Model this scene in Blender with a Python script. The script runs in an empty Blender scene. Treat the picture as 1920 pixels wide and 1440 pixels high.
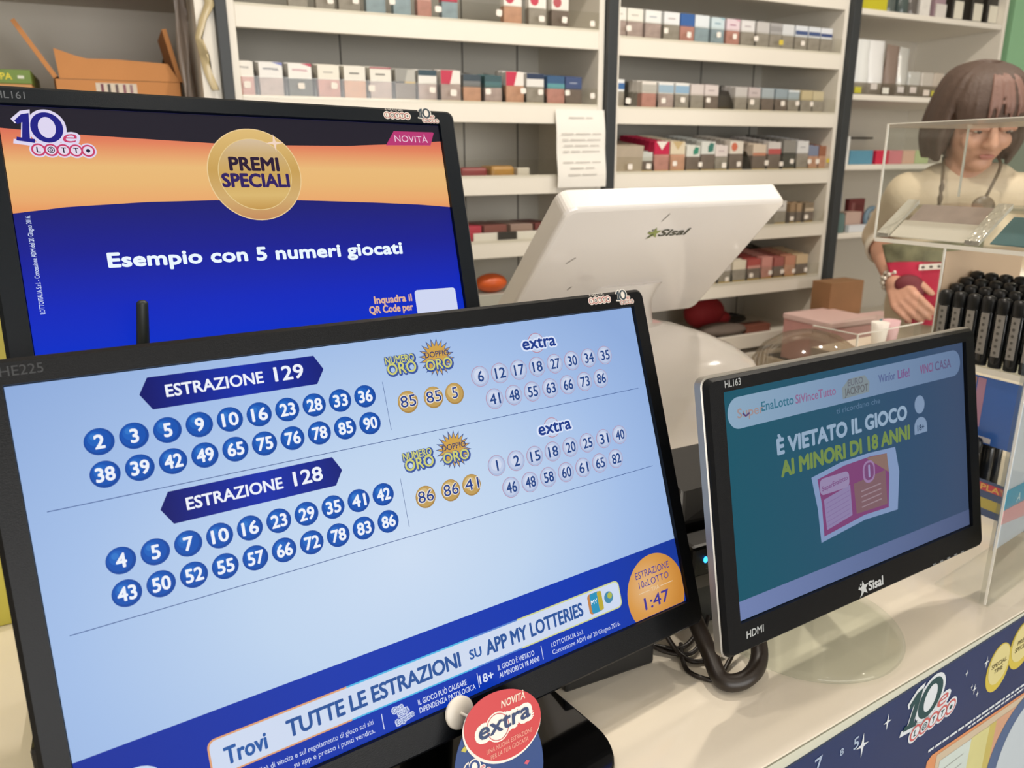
import bpy, math, random
from mathutils import Matrix, Vector

random.seed(7)
C = bpy.context.scene.collection
R = math.radians
SC = bpy.context.scene

# ------------------------------------------------------------------ camera, world, light, exposure
# world units are metres; the origin is the camera, X runs along the shelves, Y towards them, Z up (floor at -1.5)
FLOOR = -1.5
CEIL = 1.30
cam_d = bpy.data.cameras.new('camera')
cam_d.sensor_width = 36.0
cam_d.lens = 27.0
cam_d.clip_start = 0.02
cam_d.dof.use_dof = True
cam_d.dof.focus_distance = 0.60
cam_d.dof.aperture_fstop = 11.0
cam = bpy.data.objects.new('camera', cam_d)
C.objects.link(cam)
_rt = Vector((0.89569881, -0.44460016, -0.00737198))
_up = Vector((0.13063194, 0.24725363, 0.96010465))
_fw = Vector((0.42503993, 0.86092761, -0.27954377))
cam.matrix_world = Matrix(((_rt.x, _up.x, -_fw.x, 0), (_rt.y, _up.y, -_fw.y, 0), (_rt.z, _up.z, -_fw.z, 0), (0, 0, 0, 1)))
SC.camera = cam

w = bpy.data.worlds.new('world')
SC.world = w
w.use_nodes = True
w.node_tree.nodes['Background'].inputs[0].default_value = (1.0, 0.93, 0.84, 1)
w.node_tree.nodes['Background'].inputs[1].default_value = 0.25

SC.view_settings.view_transform = 'Standard'
SC.view_settings.look = 'None'
SC.view_settings.gamma = 1.0
SC.view_settings.use_curve_mapping = False
SC.view_settings.exposure = 0.0

WARM = (1.0, 0.91, 0.79)
SPOTS = [(0.80, 1.00, 11), (1.65, 0.95, 9.5), (-0.10, 0.80, 4.5), (2.60, 0.95, 5.5), (0.45, -0.55, 2.5), (1.60, -0.45, 2.5), (-0.70, 0.30, 2)]

# ------------------------------------------------------------------ materials
_mc = {}


def lin(h):
    h = h.lstrip('#')
    o = []
    for i in (0, 2, 4):
        c = int(h[i:i + 2], 16) / 255
        o.append(c / 12.92 if c <= 0.04045 else ((c + 0.055) / 1.055) ** 2.4)
    return tuple(o) + (1.0,)


def _new(name):
    m = bpy.data.materials.new(name)
    m.use_nodes = True
    nt = m.node_tree
    b = nt.nodes['Principled BSDF']
    return m, nt, b


def PL(h, rough=0.5, metal=0.0, coat=0.0, bump=0.0, bscale=200.0, var=0.0, vscale=8.0, spec=0.5):
    """solid surface with a procedural mottle (var) and grain (bump)"""
    k = ('PL', h, rough, metal, coat, bump, bscale, var, vscale, spec)
    if k in _mc:
        return _mc[k]
    m, nt, b = _new('surface_' + h)
    b.inputs['Base Color'].default_value = lin(h)
    b.inputs['Roughness'].default_value = rough
    b.inputs['Metallic'].default_value = metal
    b.inputs['Coat Weight'].default_value = coat
    b.inputs['Specular IOR Level'].default_value = spec
    tc = nt.nodes.new('ShaderNodeTexCoord')
    if bump:
        n = nt.nodes.new('ShaderNodeTexNoise')
        n.inputs['Scale'].default_value = bscale
        nt.links.new(tc.outputs['Object'], n.inputs['Vector'])
        bp = nt.nodes.new('ShaderNodeBump')
        bp.inputs['Strength'].default_value = bump
        bp.inputs['Distance'].default_value = 0.002
        nt.links.new(n.outputs['Fac'], bp.inputs['Height'])
        nt.links.new(bp.outputs['Normal'], b.inputs['Normal'])
    if var:
        n = nt.nodes.new('ShaderNodeTexNoise')
        n.inputs['Scale'].default_value = vscale
        n.inputs['Detail'].default_value = 4
        nt.links.new(tc.outputs['Object'], n.inputs['Vector'])
        mx = nt.nodes.new('ShaderNodeMixRGB')
        c = lin(h)
        mx.inputs[1].default_value = tuple(x * (1 - var) for x in c[:3]) + (1,)
        mx.inputs[2].default_value = tuple(min(1, x * (1 + var)) for x in c[:3]) + (1,)
        nt.links.new(n.outputs['Fac'], mx.inputs[0])
        nt.links.new(mx.outputs[0], b.inputs['Base Color'])
    _mc[k] = m
    return m


def EM(h, s=1.0):
    """a lit screen pixel: black glossy panel that emits the colour"""
    k = ('EM', h, s)
    if k in _mc:
        return _mc[k]
    m, nt, b = _new('screen_' + h)
    b.inputs['Base Color'].default_value = (0.004, 0.004, 0.005, 1)
    b.inputs['Roughness'].default_value = 0.35
    b.inputs['Specular IOR Level'].default_value = 0.06
    b.inputs['Emission Color'].default_value = lin(h)
    b.inputs['Emission Strength'].default_value = s
    _mc[k] = m
    return m


def EMG(name, stops, a, bb, axis='X', s=1.0, radial=None):
    """a screen gradient in the panel's own coordinates: along axis from a to bb (metres), or radial from a centre"""
    m, nt, b = _new('screen_' + name)
    b.inputs['Base Color'].default_value = (0.004, 0.004, 0.005, 1)
    b.inputs['Roughness'].default_value = 0.35
    b.inputs['Specular IOR Level'].default_value = 0.06
    tc = nt.nodes.new('ShaderNodeTexCoord')
    if radial:
        cx, cy, sx, sy = radial
        mp = nt.nodes.new('ShaderNodeMapping')
        mp.vector_type = 'POINT'
        mp.inputs['Location'].default_value = (-cx / sx, -cy / sy, 0)
        mp.inputs['Scale'].default_value = (1 / sx, 1 / sy, 0)
        nt.links.new(tc.outputs['Object'], mp.inputs['Vector'])
        ln = nt.nodes.new('ShaderNodeVectorMath')
        ln.operation = 'LENGTH'
        nt.links.new(mp.outputs['Vector'], ln.inputs[0])
        fac = ln.outputs['Value']
    else:
        sp = nt.nodes.new('ShaderNodeSeparateXYZ')
        nt.links.new(tc.outputs['Object'], sp.inputs[0])
        mr = nt.nodes.new('ShaderNodeMapRange')
        mr.inputs['From Min'].default_value = a
        mr.inputs['From Max'].default_value = bb
        nt.links.new(sp.outputs[axis], mr.inputs['Value'])
        fac = mr.outputs['Result']
    cr = nt.nodes.new('ShaderNodeValToRGB')
    el = cr.color_ramp.elements
    while len(el) > 1:
        el.remove(el[-1])
    el[0].position, el[0].color = stops[0][0], lin(stops[0][1])
    for p, h in stops[1:]:
        e = el.new(p)
        e.color = lin(h)
    nt.links.new(fac, cr.inputs['Fac'])
    nt.links.new(cr.outputs['Color'], b.inputs['Emission Color'])
    b.inputs['Emission Strength'].default_value = s
    return m


def GLASS(name, h='f4f8f6', clear=0.9, rough=0.03, bump=0.0, bscale=60.0, edge=0.25, mx_=0.4):
    """thin clear sheet: mostly see-through, mirror-like at grazing angles"""
    m, nt, b = _new(name)
    nt.nodes.remove(b)
    out = nt.nodes['Material Output']
    tr = nt.nodes.new('ShaderNodeBsdfTransparent')
    tr.inputs[0].default_value = lin(h)
    gl = nt.nodes.new('ShaderNodeBsdfGlossy')
    gl.inputs['Roughness'].default_value = rough
    gl.inputs['Color'].default_value = (0.95, 0.95, 0.95, 1)
    lw = nt.nodes.new('ShaderNodeLayerWeight')
    lw.inputs['Blend'].default_value = edge
    mr = nt.nodes.new('ShaderNodeMapRange')
    mr.inputs['To Min'].default_value = 1 - clear
    mr.inputs['To Max'].default_value = mx_
    nt.links.new(lw.outputs['Fresnel'], mr.inputs['Value'])
    mx = nt.nodes.new('ShaderNodeMixShader')
    nt.links.new(mr.outputs['Result'], mx.inputs[0])
    nt.links.new(tr.outputs[0], mx.inputs[1])
    nt.links.new(gl.outputs[0], mx.inputs[2])
    nt.links.new(mx.outputs[0], out.inputs['Surface'])
    if bump:
        tc = nt.nodes.new('ShaderNodeTexCoord')
        n = nt.nodes.new('ShaderNodeTexNoise')
        n.inputs['Scale'].default_value = bscale
        nt.links.new(tc.outputs['Object'], n.inputs['Vector'])
        bp = nt.nodes.new('ShaderNodeBump')
        bp.inputs['Strength'].default_value = bump
        bp.inputs['Distance'].default_value = 0.01
        nt.links.new(n.outputs['Fac'], bp.inputs['Height'])
        nt.links.new(bp.outputs['Normal'], gl.inputs['Normal'])
        nt.links.new(bp.outputs['Normal'], lw.inputs['Normal'])
    return m


def LAMP(h, s):
    m, nt, b = _new('lamp_glow')
    b.inputs['Base Color'].default_value = (0.8, 0.8, 0.8, 1)
    b.inputs['Emission Color'].default_value = h
    b.inputs['Emission Strength'].default_value = s
    return m


LAM = PL('efe9dd', 0.38, var=0.03, vscale=3)            # cream shelf laminate
BACKP = PL('d2cec3', 0.6, var=0.04, vscale=4)           # grey shelf back
POST = PL('33373a', 0.45, bump=0.1, bscale=400)
WALLM = PL('cfc8bb', 0.8, bump=0.15, bscale=120, var=0.03)
BEZ = PL('0b0d10', 0.36, bump=0.12, bscale=1500, spec=.2)        # satin black monitor plastic
BEZ2 = PL('0a1219', 0.28, bump=0.05, bscale=1500, spec=.22)
GLOSSB = PL('0b0b0c', 0.08, coat=0.5)
BLK = PL('141414', 0.4)
SILV = PL('a9a59d', 0.35, metal=0.6)
WHT = PL('f1ece4', 0.25, coat=0.3, var=0.015, vscale=6)
PAPER = PL('f2efe8', 0.8)
ACRY = GLASS('clear_acrylic', 'fbfcfb', 0.975, edge=.12)
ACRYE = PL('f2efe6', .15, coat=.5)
CLEARG = GLASS('clear_guard', 'fafaf8', 0.97, rough=0.12, edge=.12)
STICK = PL('f4ece2', 0.6)
DIVIDER = GLASS('smoky_divider', 'b9b4ae', .80, .2, edge=.15)

# ------------------------------------------------------------------ mesh builder
_tc = {}
_fc = bpy.data.curves.new('lettering', 'FONT')
_fo = bpy.data.objects.new('lettering', _fc)


def glyphs(s, spacing=1.0):
    k = (s, spacing)
    if k not in _tc:
        _fc.body = s
        _fc.space_character = spacing
        _fc.resolution_u = 3
        me = _fo.to_mesh()
        _tc[k] = ([v.co[:2] for v in me.vertices], [tuple(p.vertices) for p in me.polygons])
        _fo.to_mesh_clear()
    return _tc[k]


_hv = glyphs('H')[0]
CAPH = max(p[1] for p in _hv)


def rrect(x0, x1, y0, y1, r, n=6):
    o = []
    for cx, cy, a in ((x1 - r, y1 - r, 0), (x0 + r, y1 - r, 90), (x0 + r, y0 + r, 180), (x1 - r, y0 + r, 270)):
        for i in range(n + 1):
            t = R(a + 90 * i / n)
            o.append((cx + r * math.cos(t), cy + r * math.sin(t)))
    return o


def circ(cx, cy, rx, ry=None, n=28, a0=0.0):
    ry = ry or rx
    return [(cx + rx * math.cos(2 * math.pi * i / n + a0), cy + ry * math.sin(2 * math.pi * i / n + a0)) for i in range(n)]


class MB:
    def __init__(s, T=None):
        s.v, s.f, s.mi, s.sm, s.mats = [], [], [], [], []
        s.T = T or Matrix.Identity(4)
        s.smooth = False

    def m(s, mat):
        if mat not in s.mats:
            s.mats.append(mat)
        return s.mats.index(mat)

    def add(s, vs, fs, mat, smooth=None):
        o = len(s.v)
        i = s.m(mat)
        s.v += [s.T @ Vector(p) for p in vs]
        for f in fs:
            s.f.append(tuple(o + k for k in f))
            s.mi.append(i)
            s.sm.append(s.smooth if smooth is None else smooth)

    def box(s, x0, x1, y0, y1, z0, z1, mat):
        s.add([(x, y, z) for z in (z0, z1) for y in (y0, y1) for x in (x0, x1)],
              [(0, 2, 3, 1), (4, 5, 7, 6), (0, 1, 5, 4), (2, 6, 7, 3), (0, 4, 6, 2), (1, 3, 7, 5)], mat)

    def poly(s, pts, z, mat):
        s.add([(p[0], p[1], z) for p in pts], [tuple(range(len(pts)))], mat)

    def prism(s, pts, z0, z1, mat, side=None):
        n = len(pts)
        s.add([(p[0], p[1], z0) for p in pts] + [(p[0], p[1], z1) for p in pts],
              [tuple(reversed(range(n))), tuple(range(n, 2 * n))] + [(i, (i + 1) % n, n + (i + 1) % n, n + i) for i in range(n)], mat)

    def ring(s, outer, inner, z, mat):
        n = len(outer)
        s.add([(p[0], p[1], z) for p in outer] + [(p[0], p[1], z) for p in inner],
              [(i, (i + 1) % n, n + (i + 1) % n, n + i) for i in range(n)], mat)

    def strip(s, pts, wd, z, mat):
        """a flat line of width wd through pts"""
        L, Rr = [], []
        for i, p in enumerate(pts):
            a = Vector(pts[max(0, i - 1)][:2]); b = Vector(pts[min(len(pts) - 1, i + 1)][:2])
            d = (b - a).normalized()
            L.append((p[0] - d.y * wd / 2, p[1] + d.x * wd / 2, z)); Rr.append((p[0] + d.y * wd / 2, p[1] - d.x * wd / 2, z))
        n = len(pts)
        s.add(L + Rr, [(n + i, n + i + 1, i + 1, i) for i in range(n - 1)], mat)

    def loft(s, rings, mat, cap0=True, cap1=True, smooth=True):
        n = len(rings[0])
        vs = [p for r in rings for p in r]
        fs = [(j * n + i, j * n + (i + 1) % n, (j + 1) * n + (i + 1) % n, (j + 1) * n + i) for j in range(len(rings) - 1) for i in range(n)]
        s.add(vs, fs, mat, smooth)
        if cap0:
            s.add(list(reversed(rings[0])), [tuple(range(n))], mat, False)
        if cap1:
            s.add(rings[-1], [tuple(range(n))], mat, False)

    def lathe(s, prof, mat, n=32, cx=0, cy=0, smooth=True, sx=1, sy=1):
        rings = [[(cx + sx * r * math.cos(2 * math.pi * i / n), cy + sy * r * math.sin(2 * math.pi * i / n), z) for i in range(n)] for r, z in prof]
        s.loft(rings, mat, prof[0][0] > 1e-5, prof[-1][0] > 1e-5, smooth)

    def cyl(s, p0, p1, r0, r1=None, mat=None, n=16):
        s.tube([p0, p1], [r0, r0 if r1 is None else r1], mat, n, False)

    def tube(s, pts, r, mat, n=10, spline=True, sub=8):
        P = [Vector(p) for p in pts]
        rr = list(r) if isinstance(r, (list, tuple)) else [r] * len(P)
        if spline and len(P) > 2:
            Q, q = [], []
            for i in range(len(P) - 1):
                a, b, c, d = P[max(0, i - 1)], P[i], P[i + 1], P[min(len(P) - 1, i + 2)]
                for k in range(sub):
                    t = k / sub
                    Q.append(0.5 * ((2 * b) + (c - a) * t + (2 * a - 5 * b + 4 * c - d) * t * t + (3 * b - a - 3 * c + d) * t ** 3))
                    q.append(rr[i] + (rr[i + 1] - rr[i]) * t)
            Q.append(P[-1]); q.append(rr[-1])
            P, rr = Q, q
        rings = []
        nx = None
        for i, p in enumerate(P):
            d = (P[min(len(P) - 1, i + 1)] - P[max(0, i - 1)]).normalized()
            if nx is None:
                nx = d.cross(Vector((0, 0, 1)) if abs(d.z) < 0.9 else Vector((1, 0, 0))).normalized()
            else:
                nx = (nx - d * nx.dot(d)).normalized()
            ny = d.cross(nx)
            rings.append([tuple(p + (nx * math.cos(2 * math.pi * k / n) + ny * math.sin(2 * math.pi * k / n)) * rr[i]) for k in range(n)])
        s.loft(rings, mat)

    def ell(s, c, rx, ry, rz, mat, n=20, rot=None):
        M = Matrix.Translation(c) @ (rot.to_4x4() if rot else Matrix.Identity(4))
        vs, fs = [], []
        h = n // 2
        for j in range(h + 1):
            th = math.pi * j / h
            for i in range(n):
                ph = 2 * math.pi * i / n
                vs.append(tuple(M @ Vector((rx * math.sin(th) * math.cos(ph), ry * math.sin(th) * math.sin(ph), rz * math.cos(th)))))
        for j in range(h):
            for i in range(n):
                fs.append((j * n + i, (j + 1) * n + i, (j + 1) * n + (i + 1) % n, j * n + (i + 1) % n))
        s.add(vs, fs, mat, True)

    def text(s, t, x, y, h, z, mat, w=None, off=0.0, anchor='c', sp=1.0, shear=0.0, rot=0.0, base=False, grow=0.0):
        """lettering of cap height h centred (or left 'l') on x,y; w forces the width; grow widens the outline"""
        vs, fs = glyphs(t, sp)
        x0 = min(p[0] for p in vs); x1 = max(p[0] for p in vs)
        k = h / CAPH
        kx = (w / (x1 - x0)) if w else k
        g = grow + (off * k * .8 if off >= .012 else 0)
        if w and g:
            kx = max(kx - 2 * g / (x1 - x0), kx * .7) if not grow else kx
        mx = x0 if anchor == 'l' else (x1 if anchor == 'r' else (x0 + x1) / 2)
        my = 0 if base else CAPH / 2
        ca, sa = math.cos(rot), math.sin(rot)
        out = []
        for p in vs:
            py = (p[1] - my) * k
            px = (p[0] - mx) * kx + shear * py
            out.append((x + px * ca - py * sa, y + px * sa + py * ca, z))
        s.add(out, fs, mat, False)
        if g:
            nd = 12 if g > .0015 else (8 if g > .0003 else 6)
            for q in range(nd):
                a = 2 * math.pi * q / nd
                dx, dy = g * math.cos(a), g * math.sin(a)
                s.add([(p[0] + dx, p[1] + dy, z - 8e-6 * (q + 1)) for p in out], fs, mat, False)

    def build(s, name, parent=None, bevel=0.0, seg=2, mods=None, world=False):
        me = bpy.data.meshes.new(name)
        me.from_pydata(s.v, [], s.f)
        for mt in s.mats:
            me.materials.append(mt)
        me.polygons.foreach_set('material_index', s.mi)
        me.polygons.foreach_set('use_smooth', s.sm)
        me.update()
        o = bpy.data.objects.new(name, me)
        C.objects.link(o)
        if parent:
            o.parent = parent
        if bevel:
            b = o.modifiers.new('edge', 'BEVEL')
            b.width = bevel
            b.segments = seg
            b.limit_method = 'ANGLE'
            b.angle_limit = R(40)
        return o


def tag(o, label, cat, group=None, kind=None):
    if label:
        o['label'] = label
    if cat:
        o['category'] = cat
    if group:
        o['group'] = group
    if kind:
        o['kind'] = kind
    return o


def empty(name, label=None, cat=None, M=None, group=None, kind=None):
    o = bpy.data.objects.new(name, None)
    o.empty_display_size = 0.05
    C.objects.link(o)
    if M is not None:
        o.matrix_world = M
    return tag(o, label, cat, group, kind)


def one(name, mb, label, cat, group=None, **k):
    return tag(mb.build(name, **k), label, cat, group)


def struct(name, mb, **k):
    o = mb.build(name, **k)
    o['kind'] = 'structure'
    return o


def basis(x, y, z, p):
    return Matrix(((x[0], y[0], z[0], p[0]), (x[1], y[1], z[1], p[1]), (x[2], y[2], z[2], p[2]), (0, 0, 0, 1)))


def panel_basis(a, b, c, p):
    a, b, c = R(a), R(b), R(c)
    r1 = Vector((math.cos(a), math.sin(a), 0)); n0 = Vector((math.sin(a), -math.cos(a), 0))
    up = Vector((0, 0, 1)) * math.cos(b) - n0 * math.sin(b)
    n = r1.cross(up)
    return basis(r1 * math.cos(c) + up * math.sin(c), -r1 * math.sin(c) + up * math.cos(c), n, p)


NTH = ['first', 'second', 'third', 'fourth', 'fifth', 'sixth', 'seventh', 'eighth', 'ninth', 'tenth', 'eleventh', 'twelfth',
       'thirteenth', 'fourteenth', 'fifteenth', 'sixteenth', 'seventeenth']

# ------------------------------------------------------------------ room shell
mb = MB(); mb.box(-2.6, 4.2, -2.6, 2.75, FLOOR - 0.05, FLOOR, PL('8d857a', 0.35, var=0.08, vscale=3)); struct('floor', mb)
mb = MB(); mb.box(-2.6, 4.2, -2.6, 2.75, CEIL, CEIL + 0.05, PL('e9e3d8', 0.8)); struct('ceiling', mb)
mb = MB(); mb.box(-2.6, 4.2, 2.70, 2.75, FLOOR, CEIL, WALLM); struct('wall_back', mb)
mb = MB(); mb.box(-2.65, -2.6, -2.6, 2.75, FLOOR, CEIL, WALLM); struct('wall_left', mb)
mb = MB(); mb.box(4.2, 4.25, -2.6, 2.75, FLOOR, CEIL, WALLM); struct('wall_right', mb)
mb = MB(); mb.box(-2.6, 4.2, -2.65, -2.6, FLOOR, CEIL, WALLM); struct('wall_front', mb)

for i, (x, y, p) in enumerate(SPOTS):
    r = empty('ceiling_spot', 'round recessed warm ceiling spot, %s of the spots counted from the tobacco shelves' % NTH[i], 'ceiling light',
              Matrix.Translation((x, y, CEIL)), 'recessed ceiling spots')
    mb = MB(); mb.lathe([(0.045, -0.002), (0.047, -0.008), (0.065, -0.008), (0.068, 0.0)], PL('e8e4dc', 0.4), 24); mb.build('trim_ring', r)
    mb = MB(); mb.poly(list(reversed(circ(0, 0, 0.044, n=24))), -0.003, LAMP(WARM + (1,), 12.0)); mb.build('lens', r)
    ld = bpy.data.lights.new('spot_light', 'AREA')
    ld.shape = 'DISK'
    ld.size = 0.07
    ld.energy = p
    ld.color = WARM
    lo = bpy.data.objects.new('spot_light', ld)
    C.objects.link(lo)
    lo.parent = r
    lo.location = (0, 0, -0.012)
# added fill behind the camera: glowing panel in a window-like frame, plus area light
mb = MB(); mb.box(-1.3, 2.5, -2.600, -2.590, -.75, .80, LAMP((.97, .98, 1.0, 1), 1.6)); fill_pane = struct('added_fill_panel', mb)
mb = MB()
for a in (-1.34, .56, 2.48):
    mb.box(a, a + .05, -2.600, -2.56, -.79, .84, POST)
for a in (-.79, .80):
    mb.box(-1.29, 2.48, -2.600, -2.561, a, a + .04, POST)
mb.build('fill_panel_frame', fill_pane)
ld = bpy.data.lights.new('fill_light', 'AREA'); ld.shape = 'RECTANGLE'; ld.size = 3.7; ld.size_y = 1.5
ld.energy = 64; ld.color = (1, .975, .94)
lo = bpy.data.objects.new('fill_light', ld); C.objects.link(lo)
lo.matrix_world = Matrix.Translation((.6, -2.55, .02)) @ Matrix.Rotation(R(90), 4, 'X')

# ------------------------------------------------------------------ tobacco shelving
B2 = Matrix.Translation((1.157, 2.0, 0)) @ Matrix.Rotation(R(1.327), 4, 'Z')
B1 = Matrix.Translation((0, 2.0, 0))
LIP1 = [(.545, .493), (.352, .299), (.153, .099), (-.040, -.093), (-.219, -.268), (-.408, -.457), (-.600, -.650)]
LIP2 = [(.527, .475), (.342, .289), (.151, .101), (-.035, -.085), (-.219, -.268), (-.408, -.457), (-.600, -.650)]


TILT = .14


def shelving(name, label, M, x0, x1, lips, posts, depth=0.36, seams=(), slant=(), lanes={}):
    r = empty(name, label, 'shelving', M @ Matrix.Translation(((x0 + x1) / 2, 0, FLOOR)))
    r['group'] = 'wall shelving bays'
    T = r.matrix_world.inverted() @ M

    def P(nm, fn, parent=r, bevel=0.0):
        mb = MB(T); fn(mb); return mb.build(nm, parent, bevel)
    P('side_panel', lambda b: b.box(x0, x0 + .018, 0, depth + .02, FLOOR, .80, LAM), bevel=.001)
    P('side_panel', lambda b: b.box(x1 - .018, x1, 0, depth + .02, FLOOR, .80, LAM), bevel=.001)

    def back(b):
        b.box(x0 + .018, x1 - .018, depth, depth + .02, FLOOR, .80, BACKP)
        for sx in seams:
            b.box(sx, sx + .004, depth - .002, depth, FLOOR + .7, .80, PL('6b6760', 0.7))
    P('back_panel', back)
    for li, (zt, zb) in enumerate(lips):
        k = TILT if li in slant else 0.0

        def shf(b, zt=zt, zb=zb, k=k):
            b.box(x0 + .018, x1 - .018, 0, .016, zb, zt, LAM)
            rise = k * (depth - .016)
            vs = [(x, y, z + (rise if y > .02 else 0)) for z in (zt - .034, zt - .014) for y in (.016, depth) for x in (x0 + .018, x1 - .018)]
            b.add(vs, [(0, 2, 3, 1), (4, 5, 7, 6), (0, 1, 5, 4), (2, 6, 7, 3), (0, 4, 6, 2), (1, 3, 7, 5)], LAM)
        sh = P('shelf', shf, bevel=.0015)
        for lx in lanes.get(li, ()):
            def dv(b, lx=lx, zt=zt, k=k):
                z0 = zt - .0135
                prof = [(.018, z0), (.018, z0 + .030), (.045, z0 + .072), (.30, z0 + .078 + k * .28), (.30, z0 + k * .28)]
                n = len(prof)
                b.add([(lx - .0004, y, z) for y, z in prof] + [(lx + .0004, y, z) for y, z in prof], [tuple(range(n)), tuple(reversed(range(n, 2 * n)))] + [(i, n + i, n + (i + 1) % n, (i + 1) % n) for i in range(n)], DIVIDER)
            P('lane_divider', dv, sh)
        if zt > -.5:
            P('front_guard', lambda b, zt=zt: b.box(x0 + .02, x1 - .02, -.0035, -.001, zt - .006, zt + .042, CLEARG), sh)
    P('base_cabinet', lambda b: b.box(x0 + .018, x1 - .018, 0, depth, FLOOR, lips[-1][1] - .02, LAM), bevel=.001)
    for a, c in posts:
        P('post', lambda b, a=a, c=c: b.box(a, c, -.02, .06, FLOOR, .85, POST), bevel=.002)
    return r


shelving('tobacco_shelving', 'left cream tobacco shelving bay with dark posts, behind the two lottery monitors', B1, .270, 1.288, LIP1,
         [(.244, .2695), (1.290, 1.3225)], seams=(.62, 1.0, 1.19), slant=(1, 2),
         lanes={2: [.328, .395, .465, .532, .598, .665, .729, .791, .855, .917, .981, 1.046, 1.111, 1.172]})
shelving('tobacco_shelving', 'middle cream tobacco shelving bay with dark right post, behind the white terminal', B2, .168, 1.117, LIP2,
         [(1.119, 1.156)], seams=(.80, 1.055), slant=(1, 2, 3, 4, 5),
         lanes={2: [.345, .410, .470, .530, .650, .712, .771, .831, .890, .949, 1.006], 3: [.342, .403, .466, .529, .588, .648, .745, .817, .886, .954, 1.013, 1.063], 5: [.633, .699, .767, .832, .890, .945, 1.002]})

# packs --------------------------------------------------------------
BAYN = {1: 'left bay', 2: 'middle bay'}
SHN = {1: 'top visible shelf', 2: 'second shelf', 3: 'third shelf', 4: 'fourth shelf', 5: 'fifth shelf'}
YEL = PL('c9a83a', 0.5)
WARN = {'p': PL('c08a80', .45, var=.35, vscale=45), 'g': PL('9c958c', .45, var=.35, vscale=50), 'd': PL('4b4a44', .45, var=.3, vscale=40),
        'b': PL('93a7b3', .45, var=.3, vscale=50), 'o': PL('c99a80', .45, var=.35, vscale=45), 'm': PL('b3a09c', .45, var=.4, vscale=55),
        'k': PL('776a62', .45, var=.3, vscale=40)}


def pack(M, zb, x, wd, h, lid, warn, acc, label, group, y0=.019, dep=.022, plain=False):
    """one cigarette pack standing on the shelf; x,y0,zb in the bay's frame"""
    mb = MB()
    a = wd / 2 - .0012
    hl = h * .60
    W = WARN[warn] if isinstance(warn, str) else warn
    lidm = PL(lid, .35)
    mb.box(-a, a, 0, dep, 0, hl, W if not plain else lidm)
    if not plain:
        mb.box(-a, a, -.0003, .0, 0, .012, YEL)
    r = mb.build('cigarette_pack', bevel=.0006, seg=1)
    r.matrix_world = M @ Matrix.Translation((x, y0, zb + TILT * (y0 + dep - .016) + .0002))
    tag(r, label, 'cigarette pack', group)
    mb = MB()
    mb.box(-a, a, 0, dep, hl + .0004, h, lidm)
    z0, z1 = hl, h
    F = Matrix(((1, 0, 0, 0), (0, 0, -1, -.0004), (0, 1, 0, 0), (0, 0, 0, 1)))   # local x,y on the front face
    mb.T = F
    for ac in acc:
        k, c = ac[0], PL(ac[1], .4)
        if k == 'band':
            mb.poly([(-a, z0 + ac[2] * (z1 - z0)), (a, z0 + ac[2] * (z1 - z0)), (a, z0 + ac[3] * (z1 - z0)), (-a, z0 + ac[3] * (z1 - z0))], 0, c)
        elif k == 'tri':      # chevron of white in a coloured lid
            mb.poly([(-a * .75, z1), (0, z0 + (z1 - z0) * .35), (a * .75, z1)], 0, c)
        elif k == 'half':
            mb.poly([(-a, z0), (-a * .1, z0), (a * .25, z1), (-a, z1)], 0, c)
        elif k == 'corner':
            mb.poly([(a * .1, z1), (a, z1 - .007), (a, z1)], 0, c)
        elif k == 'disc':
            mb.poly(circ(-a * .35, (z0 + z1) / 2 + .002, .013), .0001, c)
        elif k == 'leaf':
            mb.poly([(0, z0 + .006), (a * .7, z0 + .010), (a * .8, z1 - .006), (a * .25, z1 - .004), (-a * .05, z1 - .016)], 0, c)
        elif k == 'word':
            mb.text(ac[2], 0, z0 + (z1 - z0) * ac[3], .0055, .0002, c, w=wd * .62, off=.02, rot=ac[4])
        elif k == 'tick':
            mb.strip([(-a * .5, (z0 + z1) / 2), (a * .4, (z0 + z1) / 2)], .0035, .0002, c)
    lid_o = mb.build('flip_lid', r, bevel=.0005, seg=1)
    if plain:
        lid_o['label'] = 'plain top of the pack'
    return r


UP = math.pi
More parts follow.
